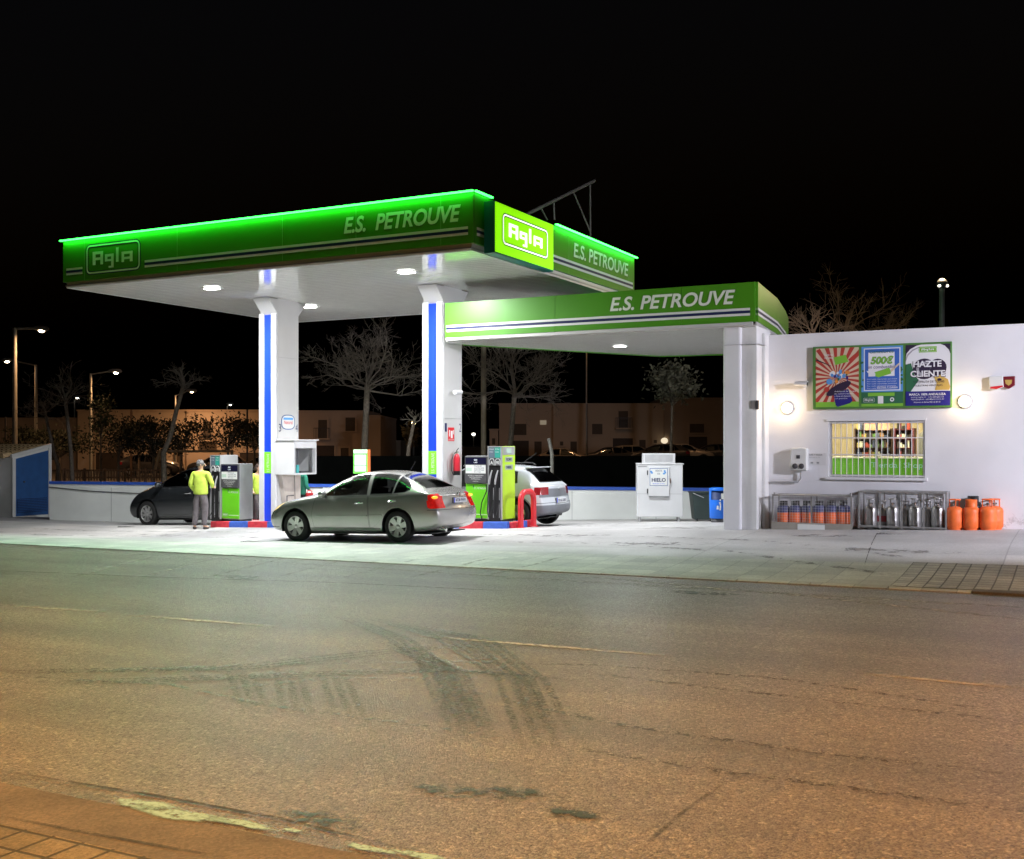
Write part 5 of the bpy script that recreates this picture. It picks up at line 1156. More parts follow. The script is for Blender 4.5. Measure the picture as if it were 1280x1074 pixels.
house('two storey house with balcony window above a wide garage door', 734.5, 830, 506, 92.4, [(773, 785, 514, 535, 'b'), (766, 791, 548, 574, 'g'), (799, 807, 550, 572, 'd'), (740, 753, 530, 543, 'w'), (817, 821, 550, 554, 'w')], HW[1])
house('two storey house at the right end of the row, beside the low canopy pillar', 830.5, 960, 499, 92, [(862, 880, 530, 541, 'w'), (861, 884, 546, 574, 'g'), (906, 916, 520, 540, 'w')], HW[3])
o = empty('window_light', 'small white wall light on the house above the parked cars', 'light', atY(830.5, 551, 91.8)); mb = MB(); mb.sphere((0, 0, 0), .3, .2, .25, emis('far_wall_light', (1, .85, .6), .9)); mb.build('light_globe', o)
# added street lamps, kept out of sight, put in to light the house row
for k, (px, Y) in enumerate(((563, 74), (733, 78), (925, 70))):
    street_lamp(['added street lamp out of sight behind the low canopy, left one', 'added street lamp out of sight behind the low canopy, middle one', 'added street lamp out of sight behind the low canopy, right one'][k], px, 408, px + (14 if px > 570 else -4), 409, Y, WARM, 150, 8, .05)
street_lamp('added street lamp out of sight behind the left column and tall canopy', 352, 352, 340, 352, 66, WARM, 260, 8, .04)  # another added, unseen lamp, lighting the left houses
# ------------------------------------------------------------------ trees
def bare_tree(label, base, Htr, spread, up, seed, levels=5, n0=7, r0=.13, lean=0, bendpts=None, zig=.25, group='bare trees around the station', flat=.35, mt=TWIG, mtr=BARK):
    rr = random.Random(seed); o = empty('bare_tree', label, 'tree', base, 0, group)
    mb = MB(); pts = bendpts or [(0, 0, -.2), (lean*.3, 0, Htr*.5), (lean, 0, Htr)]
    mb.tube(pts, [r0 * (1 - .35*i/(len(pts)-1)) for i in range(len(pts))], mtr, 10); mb.build('trunk', o)
    mb = MB()
    def br(p, d, L, r, lv):
        pts = [p]; q = p.copy(); dd = d.copy(); ns = 3 if lv > 1 else 2
        for k in range(ns):
            dd = (dd + Vector((rr.gauss(0, zig), rr.gauss(0, zig), rr.gauss(0, zig)*.8 + .04))).normalized(); q = q + dd * L / ns; pts.append(q.copy())
        mb.tube(pts, [max(.0045, r * (1 - .45*k/ns)) for k in range(ns+1)], mt, 5 if lv > 2 else 3, caps=False)
        if lv <= 1: return
        for k in range(rr.choice((2, 3, 3)) + (1 if lv > 1 else 0)):
            t = rr.uniform(.3, 1); i = min(ns - 1, int(t * ns)); s0 = pts[i].lerp(pts[i+1], t*ns - i)
            nd = (dd + Vector((rr.gauss(0, .55), rr.gauss(0, .55), rr.gauss(0, .35) + .05))).normalized()
            br(s0, nd, L * rr.uniform(.42, .75), r * .52, lv - 1)
    top = Vector(pts[-1])
    for k in range(n0):
        a = 2*math.pi*(k + rr.uniform(-.3, .3))/n0; el = rr.uniform(-flat*.25, flat*2.0)
        d = Vector((math.cos(a), math.sin(a), el)).normalized(); br(top + Vector((0, 0, -rr.uniform(0, .35))), d, spread * rr.uniform(.42, .66), r0 * .24, levels)
    if up: 
        for k in range(2): br(top, Vector((rr.gauss(0, .2), rr.gauss(0, .2), 1)).normalized(), up * .5, r0 * .5, levels - 1)
    mb.build('crown', o); return o
def base_at(px, Y):
    x = (px - 640) / FPX * Y; return (x, Y, gz(x, Y))
def zpx(py, Y, x=0): return CH + (HY - py) / FPX * Y
b = base_at(454, 39); bare_tree('large bare spreading tree standing between the two columns', b, zpx(478, 39) - b[2], 3.0, 2.2, 11, 5, 11, .15, .15, flat=.28)
b = base_at(635, 40); bare_tree('large bare spreading tree right of the right column behind the low canopy', b, zpx(487, 40) - b[2], 3.0, 2.4, 23, 5, 10, .13, .25, flat=.38)
b = base_at(92, 46); bare_tree('slim bare tree left of the lamp post, with straight pale trunk', b, zpx(497, 46) - b[2], 1.9, 2.0, 5, 4, 6, .10, -.35, flat=.5)
b = base_at(70, 50); bare_tree('slim bare tree with forked leaning trunk beside the shed', b, zpx(516, 50) - b[2], 1.9, .8, 8, 4, 6, .10, -.3, flat=.4, bendpts=[(0, 0, -.2), (.1, 0, 1.6), (-.1, 0, 2.3), (-.5, 0, zpx(516, 50) - b[2])])
b = base_at(206, 42); s_ = 42 / FPX; bare_tree('leaning bare tree with crooked trunk behind the dark hatchback', b, 1, 1.3, 1.4, 9, 4, 6, .11, 0, flat=.6, bendpts=[(0, 0, -.2), (-.05, 0, zpx(566, 42) - b[2]), (7*s_, 0, zpx(545, 42) - b[2]), (14*s_, 0, zpx(515, 42) - b[2]), (24*s_, 0, zpx(480, 42) - b[2])])
b = base_at(502, 37); bare_tree('thin leaning trunk close to the left side of the right column', b, 1, .8, 0, 14, 3, 4, .08, 0, bendpts=[(0, 0, -.2), (9*37/FPX, 0, zpx(560, 37) - b[2]), (17*37/FPX, 0, zpx(520, 37) - b[2])])
for px, Y, yt, sp, sd, lb in ((1055, 44, 412, 3.0, 31, 'bare tree behind the shop roof, centre of the tangle of branches'), (1015, 41, 420, 2.0, 32, 'bare tree behind the shop roof next to the low canopy end'), (1108, 46, 420, 2.2, 35, 'bare tree behind the shop roof beside the globe topped post')):
    b = base_at(px, Y); bare_tree(lb, b, zpx(yt, Y) - b[2], sp, 1.6, sd, 4, 7, .11, .1, flat=.55, mt=mat('lamplit_twigs', (.42, .30, .20), .9, var=.3, scale=9))  # warm lamplight on these branches is put into the twig colour
def leafy(label, base, Htr, rx, rz_, seed, nleaf, m, r0=.08, size=.12, name='leafy_tree', lean=0, group='leafy trees beyond the wall', shape=0):
    rr = random.Random(seed); o = empty(name, label, 'tree', base, 0, group)
    mb = MB(); pts = [(0, 0, -.2), (lean*.4, 0, Htr*.5), (lean, 0, Htr)]; mb.tube(pts, [r0, r0*.85, r0*.7], BARK, 8)
    C = []
    for k in range(16):
        a = rr.uniform(0, 6.28); q = rr.uniform(.2, .95); z = rr.uniform(-.7, .9); c = Vector((lean + rx*q*math.cos(a)*math.sqrt(max(.1, 1-z*z)), rx*q*math.sin(a)*math.sqrt(max(.1, 1-z*z)), Htr + rz_*(1 + z)*.9)); C.append(c)
        mb.tube([(lean, 0, Htr - .1), ((c.x+lean)/2, c.y/2, (c.z + Htr)/2 + .1), c], [r0*.4, r0*.25, r0*.1], BARK, 5, caps=False)
    mb.build('trunk', o); mb = MB()
    for k in range(nleaf):
        c = rr.choice(C); p = c + Vector((rr.gauss(0, rx*.24), rr.gauss(0, rx*.24), rr.gauss(0, rz_*.24)))
        s_ = size * rr.uniform(.5, 1.3); a = Vector((rr.gauss(0,1), rr.gauss(0,1), rr.gauss(0,1))).normalized(); b_ = a.cross(Vector((rr.gauss(0,1), rr.gauss(0,1), rr.gauss(0,1)))).normalized()
        mb.add([p - a*s_, p + b_*s_*.45, p + a*s_, p - b_*s_*.45], [(0, 1, 2, 3)], m)
    mb.build('crown', o); return o
b = base_at(837, 38); leafy('small leafy round crowned tree behind the ice machine', b, zpx(505, 38) - b[2], .85, .72, 3, 1500, mat('olive_leaves', (.10, .10, .06), .7, var=.5, scale=3), .06, .09, lean=.1)
b = base_at(126, 56); leafy('thin crowned small tree just right of the lamp post at the left', b, zpx(545, 56) - b[2], .8, 1.1, 4, 700, LEAF, .06, .10)
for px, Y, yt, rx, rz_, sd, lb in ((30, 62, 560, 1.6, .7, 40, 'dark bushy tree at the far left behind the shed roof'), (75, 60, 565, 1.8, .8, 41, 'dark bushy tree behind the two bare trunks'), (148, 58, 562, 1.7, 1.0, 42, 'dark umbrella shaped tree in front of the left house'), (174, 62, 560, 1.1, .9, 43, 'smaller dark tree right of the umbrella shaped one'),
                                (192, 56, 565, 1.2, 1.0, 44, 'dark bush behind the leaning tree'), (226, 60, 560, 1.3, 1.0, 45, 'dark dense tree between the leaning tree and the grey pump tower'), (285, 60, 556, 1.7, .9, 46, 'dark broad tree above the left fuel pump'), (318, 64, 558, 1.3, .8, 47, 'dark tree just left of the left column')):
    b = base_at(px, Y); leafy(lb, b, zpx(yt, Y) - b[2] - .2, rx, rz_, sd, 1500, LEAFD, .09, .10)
b = base_at(513, 70); leafy('yellowish shrub tree near the far lamp between the columns', b, zpx(562, 70) - b[2], .6, .75, 50, 500, mat('yellow_leaves', (.16, .13, .05), .8, var=.4), .05, .12)  # leaves in a yellowish colour
# ------------------------------------------------------------------ cars
PLATEW = mat('plate_white', (.75, .76, .78), .4, var=0)
def interp(T_, x):
    for a, b in zip(T_, T_[1:]):
        if x <= b[0]:
            t = (x - a[0]) / (b[0] - a[0]); return [p + (q - p) * t for p, q in zip(a, b)]
    return list(T_[-1])
def build_car(spec, label, loc, rz, name='parked_car', detail=True, group=None):
    o = empty(name, label, 'car', loc, rz, group); L = spec['L']; S = spec['S']; paint = spec['paint']; lower = spec.get('lower', paint)
    bm = bmesh.new(); rows = []
    for (x, z0, zbt, zt, w, wt) in S:
        rd = min(.07, (zt - zbt) * .4); h = zbt - z0
        P = [(0, z0), (w*.8, z0), (w - .05, z0 + .03), (w - .012, z0 + .28*h), (w, z0 + .56*h), (w - .010, z0 + .84*h), (w - .045, zbt),
             ((w - .045)*.5 + wt*.5 + .018, (zbt + zt - rd)/2 + .005), (wt, zt - rd), (wt*.62, zt - .012), (0, zt)]
        rows.append([(x + spec['warp'](x, z), y, z) for y, z in P])
    V_ = []
    for r_ in rows:
        R_ = [bm.verts.new(p) for p in r_]; Lf = [R_[0]] + [bm.verts.new((p[0], -p[1], p[2])) for p in r_[1:-1]] + [R_[-1]]; V_.append((R_, Lf))
    for a, b in zip(V_, V_[1:]):
        for k in range(10):
            bm.faces.new((a[0][k], a[0][k+1], b[0][k+1], b[0][k])); bm.faces.new((a[1][k+1], a[1][k], b[1][k], b[1][k+1]))
    for (RR, LL), sg_, bul in ((V_[0], -1, spec['bulge'][0]), (V_[-1], 1, spec['bulge'][1])):
        M_ = [RR[0]] + [bm.verts.new((RR[k].co.x + sg_*bul, 0, RR[k].co.z)) for k in range(1, 10)] + [RR[10]]
        for k in range(10):
            for X_ in (RR, LL):
                f = [X_[k], X_[k+1], M_[k+1], M_[k]]; f2 = []
                for v in f:
                    if v not in f2: f2.append(v)
                if len(f2) > 2: bm.faces.new(f2)
    bmesh.ops.recalc_face_normals(bm, faces=bm.faces)
    me = bpy.data.meshes.new('t'); bm.to_mesh(me); bm.free(); t_ = bpy.data.objects.new('t', me); col.objects.link(t_)
    md = t_.modifiers.new('s', 'SUBSURF'); md.levels = spec.get('sub', 2); md.render_levels = 2
    dg = bpy.context.evaluated_depsgraph_get(); m2 = bpy.data.meshes.new_from_object(t_.evaluated_get(dg)); bm = bmesh.new(); bm.from_mesh(m2)
    bpy.data.objects.remove(t_); bpy.data.meshes.remove(me); bpy.data.meshes.remove(m2)
    lay = bm.faces.layers.int.new('pid')
    def cut(poly, ax, filt, pid, only=None):
        n = len(poly); cx_, cy_ = sum(p[0] for p in poly)/n, sum(p[1] for p in poly)/n
        mn = (min(p[0] for p in poly) - .16, min(p[1] for p in poly) - .16); mxx = (max(p[0] for p in poly) + .16, max(p[1] for p in poly) + .16)
        def near(f):
            c = f.calc_center_median(); return mn[0] < c[ax[0]] < mxx[0] and mn[1] < c[ax[1]] < mxx[1] and filt(c, f.normal)
        HP = []
        for k in range(n):
            a, b = poly[k], poly[(k+1) % n]; nx, ny = b[1] - a[1], a[0] - b[0]
            if (cx_ - a[0])*nx + (cy_ - a[1])*ny > 0: nx, ny = -nx, -ny
            HP.append((a, nx, ny))
            no = [0, 0, 0]; no[ax[0]] = nx; no[ax[1]] = ny; co = [0, 0, 0]; co[ax[0]] = a[0]; co[ax[1]] = a[1]
            fs = [f for f in bm.faces if near(f)]; es = set(e for f in fs for e in f.edges); vs = set(v for f in fs for v in f.verts)
            bmesh.ops.bisect_plane(bm, geom=list(fs) + list(es) + list(vs), dist=1e-6, plane_co=co, plane_no=no)
        res = []
        for f in bm.faces:
            if near(f):
                c = f.calc_center_median()
                if all((c[ax[0]] - a[0])*nx + (c[ax[1]] - a[1])*ny <= 1e-6 for a, nx, ny in HP) and (only is None or f[lay] in only): f[lay] = pid; res.append(f)
        return res
    def shrink(poly, d_):
        n = len(poly); cx_, cy_ = sum(p[0] for p in poly)/n, sum(p[1] for p in poly)/n; w_ = (max(p[0] for p in poly) - min(p[0] for p in poly))/2; h_ = (max(p[1] for p in poly) - min(p[1] for p in poly))/2
        return [(cx_ + (p[0]-cx_)*(1 - d_/w_), cy_ + (p[1]-cy_)*(1 - d_/h_)) for p in poly]
    parts = {}    # pid -> (name, material, label)
    sidef = lambda c, nn: abs(c.y) > .45 and abs(nn.y) > .25
    pid = 10
    r = spec['r']; ar = r + .055
    if 'lower_poly' in spec:
        for poly in spec['lower_poly']: cut(poly, (0, 2), lambda c, nn: True, 2)
    for k, dp in enumerate(spec['doors']):
        cut(dp, (0, 2), sidef, 1); cut(shrink(dp, .007), (0, 2), sidef, pid); parts[pid] = ('door', paint, None); pid += 1
    for k, (wp, gm) in enumerate(spec['windows']):
        cut(shrink(wp, -.018), (0, 2), sidef, 3); cut(wp, (0, 2), sidef, pid); parts[pid] = ('side_window', gm, None); pid += 1
    up_ = lambda c, nn: nn.z > .15 and c.z > spec['zglass']
    cut(spec['ws'], (0, 1), up_, pid); parts[pid] = ('windscreen', GLC, None); pid += 1
    rwf = spec.get('rwf', up_); rax = spec.get('rax', (0, 1))
    cut(shrink(spec['rw'], -.015), rax, rwf, 3); cut(spec['rw'], rax, rwf, pid); parts[pid] = ('rear_window', spec.get('rglass', GLR), None); pid += 1
    for (nme, poly, ax_, flt, m_) in spec['lights']:
        cut(poly, ax_, flt, pid); parts[pid] = (nme, m_, None); pid += 1
    for (poly, ax_, flt) in spec.get('seams', []): cut(poly, ax_, flt, 1)
    wheels = [(spec['xf'], 1), (spec['xf'], -1), (spec['xr'], 1), (spec['xr'], -1)]
    for xw in (spec['xf'], spec['xr']):
        cp = [(xw + (ar + .035)*math.cos(2*math.pi*k/26), r + (ar + .035)*math.sin(2*math.pi*k/26)) for k in range(26)]
        if spec.get('clad'): cut(cp, (0, 2), lambda c, nn: abs(c.y) > .5 and c.z < 1.0, 2)
        cp = [(xw + ar*math.cos(2*math.pi*k/26), r + ar*math.sin(2*math.pi*k/26)) for k in range(26)]
        fs = cut(cp, (0, 2), lambda c, nn: abs(c.y) > .5 and c.z < 1.0, 99)
        bmesh.ops.delete(bm, geom=[f for f in bm.faces if f[lay] == 99], context='FACES')
    bm.verts.ensure_lookup_table()
    groups = {}
    for f in bm.faces:
        p = f[lay]; key = 0 if p < 10 else p
        if key:
            nm = parts[p][0]
            if nm in ('door', 'side_window', 'headlight', 'taillight'): key = (p, 1 if f.calc_center_median().y > 0 else -1)
            else: key = (p, 0)
        groups.setdefault(key, []).append(f)
    def emit(name_, fs, mats, parent):
        idx = {}; vs = []; faces = []; mi = []
        for f in fs:
            t = []
            for v in f.verts:
                if v.index not in idx: idx[v.index] = len(vs); vs.append((v.co.x - L/2, v.co.y, v.co.z))
                t.append(idx[v.index])
            faces.append(t); mi.append(f[lay] if len(mats) > 1 else 0)
        me = bpy.data.meshes.new(name_); me.from_pydata(vs, [], faces)
        for m in mats: me.materials.append(m)
        me.polygons.foreach_set('material_index', mi); me.polygons.foreach_set('use_smooth', [True]*len(faces)); me.update()
        q = bpy.data.objects.new(name_, me); col.objects.link(q); q.parent = parent; return q
    bm.verts.index_update()
    doors = []
    emit('body', groups.pop(0), [paint, mat('gap_black', (.008, .008, .008), .8, var=0), lower, BLACK], o)
    for key in sorted(groups): 
        nm, m_, _ = parts[key[0]]; q = emit(nm, groups[key], [m_], o)
        if nm == 'door': doors.append((q, key))
    bm.free()
    X = lambda x: x - L/2
    for xw, s in wheels:
        yo = s * spec['track']
        mb = MB(); wd_ = .21
        prof = [(r*.66, -wd_/2), (r*.72, -wd_/2 - .004), (r*.93, -wd_/2), (r*.99, -wd_*.36), (r, -wd_*.2), (r, wd_*.2), (r*.99, wd_*.36), (r*.93, wd_/2), (r*.72, wd_/2 + .004), (r*.66, wd_/2)]
        mb.lathe([(a, b * s) for a, b in prof], RUBBER, 32, (0, 0, 0), 'y'); wo_ = mb.build('wheel', o, loc=(X(xw), yo - s*wd_/2, r))
        mb = MB(); RM = spec['rim']; rr_ = r*.665; f_ = s * wd_/2
        mb.lathe([(rr_, f_*.9), (rr_*1.01, f_*1.0), (rr_*.93, f_*.96), (rr_*.9, f_*.3), (rr_*.88, -f_*.8)], RM, 32, (0, 0, 0), 'y'); mb.lathe([(.001, -f_*.2), (rr_*.9, -f_*.3)], BLACK, 24, (0, 0, 0), 'y')
        ns = spec['spokes']; a_w = spec.get('spw', .12)
        for k in range(ns):
            for dd_ in spec.get('spoke_pair', (0,)):
                a = 2*math.pi*k/ns + dd_ + .26; ca, sa = math.cos(a), math.sin(a); w1, w2 = rr_*a_w*1.25, rr_*a_w*.95; y1, y2 = f_*.78, f_*.98
                pts = []
                for q_, w_, yt in ((.10, w1, f_*.8), (.95, w2 if spec.get('spoke_pair') else rr_*a_w*1.9, f_*.96)):
                    for e_ in (-1, 1):
                        for yy_ in (yt, yt - f_*.35): pts.append((rr_*q_*ca - e_*w_*sa, yy_, rr_*q_*sa + e_*w_*ca))
                mb.add(pts, [(0, 2, 6, 4), (0, 4, 5, 1), (2, 3, 7, 6), (4, 6, 7, 5), (1, 5, 7, 3)], RM)
        mb.lathe([(.001, f_*.9), (rr_*.17, f_*.88), (rr_*.24, f_*.74), (rr_*.24, f_*.2)], RM, 18, (0, 0, 0), 'y'); mb.build('rim', wo_)
    mb = MB()
    for xw in (spec['xf'], spec['xr']):
        for s in (1, -1):
            n = 16; ys = spec['track'] ; P = []
            for yy_ in (ys - .01, ys - .34):
                P += [(X(xw) + (ar)*math.cos(math.pi*(k/n*1.2 - .1)), s*yy_, r + ar*math.sin(math.pi*(k/n*1.2 - .1))) for k in range(n+1)]
            mb.add(P, [(k, k+1, n+2+k, n+1+k) for k in range(n)], BLACK, True); mb.add(P[n+1:], [tuple(range(n+1))], BLACK)
    mb.build('wheel_arch_liner', o)
    # interior
    mb = MB(); FAB = mat('seat_fabric', (.07, .07, .08), .85); zf = spec['S'][5][1] + .04; xs = spec['seat']
    for yy_ in (-.36, .36):
        mb.box(X(xs), X(xs) + .48, yy_ - .23, yy_ + .23, zf + .12, zf + .34, FAB); mb.prism([(X(xs) + .45, zf + .3), (X(xs) + .60, zf + .3), (X(xs) + .78, zf + .86), (X(xs) + .68, zf + .88)], 'y', yy_ - .23, yy_ + .23, FAB); mb.box(X(xs) + .72, X(xs) + .82, yy_ - .12, yy_ + .12, zf + .91, zf + 1.06, FAB)
    mb.box(X(xs) + .95, X(xs) + 1.4, -.6, .6, zf + .12, zf + .36, FAB); mb.prism([(X(xs) + 1.35, zf + .3), (X(xs) + 1.5, zf + .3), (X(xs) + 1.68, zf + .80), (X(xs) + 1.58, zf + .82)], 'y', -.6, .6, FAB)
    mb.build('seats', o)
    mb = MB(); mb.box(X(xs) - .75, X(xs) - .42, -.66, .66, zf + .35, zf + .66, BLACK); q = mb.build('dashboard', o)
    cx_ = X(xs) - .33; mb = MB(); ws_ = spec.get('wheel_side', 1)
    mb.tube([(cx_ - .18*.35*math.sin(t), -.36*ws_ + .18*math.cos(t), zf + .66 + .17*math.sin(t)) for t in (2*math.pi*k/20 for k in range(21))], .016, BLACK, 6); mb.box(cx_ - .01, cx_ + .01, -.36*ws_ - .17, -.36*ws_ + .17, zf + .64, zf + .68, BLACK); mb.build('steering_wheel', q)
    mb = MB(); mb.box(X(.5), X(L - .4), -.7, .7, zf - .06, zf - .04, BLACK); mb.build('floor_pan', o)
    # door handles, mirrors, mouldings, plate
    hs = []
    for (hx, hz_) in spec['handles']:
        for s in (1, -1):
            w_ = interp(S, hx)[4] - .014; par = [q for q, key in doors if key[1] == s and min(v.co.x for v in q.data.vertices) < X(hx) < max(v.co.x for v in q.data.vertices)]
            mb = MB(); mb.tube([(X(hx) - .09, s*(w_ - .005), hz_), (X(hx) - .07, s*(w_ + .035), hz_), (X(hx) + .07, s*(w_ + .035), hz_ + .005), (X(hx) + .09, s*(w_ - .005), hz_ + .005)], .015, spec.get('handle_m', paint), 7); mb.build('handle', par[0] if par else o)
    for s in (1, -1):
        mx_, mz_ = spec['mirror']; w_ = interp(S, mx_)[4] - .06; mb = MB()
        mb.tube([(X(mx_), s*w_, mz_ - .04), (X(mx_) + .02, s*(w_ + .1), mz_ - .02)], .025, BLACK, 8); mb.sphere((X(mx_) + .03, s*(w_ + .17), mz_ + .02), .075, .115, .075, spec.get('mirror_m', paint)); mb.build('mirror', o)
    return o, X
SILV = mat('silver_paint', (.48, .47, .45), .27, .65, var=.02, coat=.6); CHARC = mat('charcoal_paint', (.028, .032, .036), .22, .3, var=.05, coat=1); WCAR = mat('white_car_paint', (.50, .53, .56), .25, var=.02, coat=.6)
TL = mat('taillight_red', (.42, .008, .01), .12, var=.5, scale=14, emit=(1, .02, .01), es=.28, coat=1); TLD = mat('taillight_dark', (.25, .01, .015), .15, var=0, coat=1); TLA = mat('indicator_amber', (.9, .35, .02), .15, var=0, emit=(1, .45, .03), es=1.3, coat=1)
HLW = mat('headlight_clear', (.6, .6, .6), .1, .4, var=0, coat=1); HLA = mat('headlight_amber', (.8, .6, .3), .15, var=0, emit=(1, .68, .28), es=.75, coat=1)
RIMS = mat('alloy_silver', (.62, .62, .60), .3, .75, var=.05)
# silver saloon
LS = 4.57
S1 = [(0, .32, .56, .62, .60, .46), (.05, .26, .60, .69, .70, .56), (.18, .21, .68, .77, .79, .64), (.45, .19, .76, .87, .85, .68), (.92, .18, .84, .955, .875, .70), (1.28, .18, .89, 1.015, .885, .70), (1.45, .18, .905, 1.07, .885, .685),
      (1.75, .18, .92, 1.235, .885, .635), (2.05, .18, .925, 1.37, .885, .585), (2.35, .18, .93, 1.445, .885, .56), (2.8, .18, .94, 1.468, .885, .555), (3.2, .18, .955, 1.445, .885, .56), (3.55, .18, .98, 1.36, .885, .575), (3.85, .19, 1.0, 1.22, .88, .61),
      (4.12, .21, 1.0, 1.075, .87, .66), (4.35, .24, .97, 1.025, .84, .67), (4.49, .28, .93, .99, .80, .65), (4.55, .32, .89, .955, .74, .60)]
def warp1(x, z):
    if x > 4.0:
        w = min(1, max(0, x - 4.1) / .4); return -(x - 4.0) * .26 + w * (.05 * sm(.74, .60, z) - .10 * sm(.62, .98, z) - .06 * sm(.42, .25, z))
    if x < .5: w = max(0, min(1, (.3 - x) / .25)); return (.5 - x) * .16 + w * (.10 * sm(.55, .72, z) + .05 * sm(.4, .25, z))
    return 0
sp1 = dict(L=LS, S=S1, warp=warp1, bulge=(.10, .06), paint=SILV, r=.325, xf=.93, xr=3.51, track=.872, rim=RIMS, spokes=6, spw=.15, seat=2.05, zglass=.98,
    doors=[[(1.42, .30), (1.36, .55), (1.45, .925), (2.78, .95), (2.82, .30)], [(2.835, .30), (2.795, .95), (3.50, .98), (3.60, .86), (3.28, .60), (3.16, .42), (3.04, .30)]],
    windows=[([(1.66, .965), (2.74, .985), (2.68, 1.375), (2.40, 1.37), (2.12, 1.285), (1.85, 1.13)], GLC), ([(2.84, .988), (3.36, 1.0), (3.38, 1.345), (3.1, 1.385), (2.79, 1.385)], GLT), ([(3.41, 1.0), (3.66, 1.02), (3.76, 1.06), (3.74, 1.14), (3.62, 1.25), (3.43, 1.33)], GLT)],
    ws=[(1.52, -.64), (1.44, 0), (1.52, .64), (2.14, .49), (2.20, 0), (2.14, -.49)], rw=[(3.44, -.46), (3.40, 0), (3.44, .46), (4.02, .55), (4.06, 0), (4.02, -.55)],
    lights=[('taillight', [(4.20, .71), (4.17, .94), (4.26, .975), (4.8, .955), (4.8, .69), (4.26, .68)], (0, 2), lambda c, nn: abs(c.y) > .50 and c.x > 4.2 and c.z < .99, TL),
            ('headlight', [(-.1, .58), (-.1, .74), (.50, .87), (.62, .85), (.42, .70), (.10, .58)], (0, 2), lambda c, nn: abs(c.y) > .36 and c.x < .65, HLA)],
    seams=[([(4.2, .655), (4.8, .655), (4.8, .645), (4.2, .645)], (0, 2), lambda c, nn: True), ([(.0, .30), (.46, .30), (.46, .315), (.0, .315)], (0, 2), lambda c, nn: True), ([(1.15, .28), (3.08, .28), (3.08, .294), (1.15, .294)], (0, 2), lambda c, nn: abs(c.y) > .45)],
    handles=[(2.58, .80), (3.38, .83)], mirror=(1.72, .98), handle_m=CHROME)
sx_, sy_ = -3.50, 23.05
uw, vw = UV(*gnd(499, 678.5).to_2d())
cu, cvv = uw - (3.51 - LS/2) * .975, vw + .80
wx, wy = W(cu, cvv); za = guv(cu - 1.3, cvv); zb_ = guv(cu + 1.3, cvv)
car1, X = build_car(sp1, 'silver grey four door saloon with lit rear lamps stopped in front of the pumps', (wx, wy, (za + zb_)/2 - .01), A, 'saloon_car')
car1.rotation_euler = (0, -math.atan2(zb_ - za, 2.6), A); car1.scale = (.975, .975, .975)
for ch in list(car1.children):
    if ch.name.startswith('taillight'): # amber upper lamp as its own sub-part
        s = 1 if sum(v.co.y for v in ch.data.vertices) > 0 else -1
        mb = MB(); mb.sphere((X(4.30), s*.70, .90), .06, .085, .032, TLA, 12); mb.build('indicator', ch)
mb = MB()
for s in (1, -1): mb.box(X(1.50), X(2.78), s*.884 - .01, s*.884 + .012, .535, .56, SILV); mb.box(X(2.84), X(3.14), s*.884 - .01, s*.884 + .012, .545, .57, SILV)
mb.build('side_moulding', car1, bevel=.004)
mb = MB(); mb.box(X(4.445), X(4.475), -.27, .27, .765, .885, DGREY); pl_ = mb.build('number_plate_recess', car1, bevel=.01)
mb = MB(); mb.box(X(4.476), X(4.481), -.25, .25, .775, .87, PLATEW); mb.box(X(4.4815), X(4.483), -.25, -.215, .775, .87, BLUE)
mb.text('4728 FHN', (X(4.4835), -.19, .79), (0, 1, 0), ZD, .065, NAVY, w=.40, bold=.03); mb.build('number_plate', pl_)
mb = MB(); mb.lathe([(.001, .02), (.04, .018), (.045, 0)], CHROME, 16, (X(4.43), 0, .945), 'x'); mb.build('tailgate_badge', car1)
mb = MB(); mb.tube([(X(3.3), 0, 1.45), (X(3.42), 0, 1.62)], .006, BLACK, 5); mb.build('aerial', car1)
mb = MB(); mb.cyl((X(4.25), -.52, .27), (X(4.45), -.53, .24), .035, CHROME); mb.build('exhaust', car1)
mb = MB(); mb.box(X(3.52), X(3.58), -.12, .12, 1.31, 1.335, TLD); mb.build('brake_light', car1)
# dark hatchback, left
LH = 4.45
S2 = [(0, .30, .52, .60, .58, .42), (.05, .24, .60, .69, .70, .54), (.2, .20, .70, .82, .79, .62), (.5, .18, .80, .96, .85, .66), (.9, .18, .88, 1.07, .88, .68), (1.2, .18, .92, 1.17, .885, .67), (1.5, .18, .94, 1.31, .885, .63), (1.8, .18, .95, 1.43, .885, .59), (2.15, .18, .955, 1.52, .885, .57),
      (2.6, .18, .965, 1.55, .885, .565), (3.1, .18, .98, 1.54, .885, .565), (3.6, .18, 1.0, 1.49, .88, .57), (3.95, .20, 1.03, 1.40, .86, .58), (4.2, .23, 1.04, 1.25, .83, .60), (4.36, .27, 1.0, 1.12, .79, .60), (4.42, .32, .95, 1.04, .72, .56)]
def warp2(x, z):
    if x > 3.9: w = min(1, (x - 3.9) / .4); return w * (.06 * sm(.75, .6, z) - .05 * sm(.42, .25, z))
    if x < .3: w = min(1, (.3 - x) / .25); return w * (.12 * sm(.5, .72, z) + .05 * sm(.4, .22, z))
    return 0
GLM = glass('light_car_glass', (.45, .5, .48), .05)
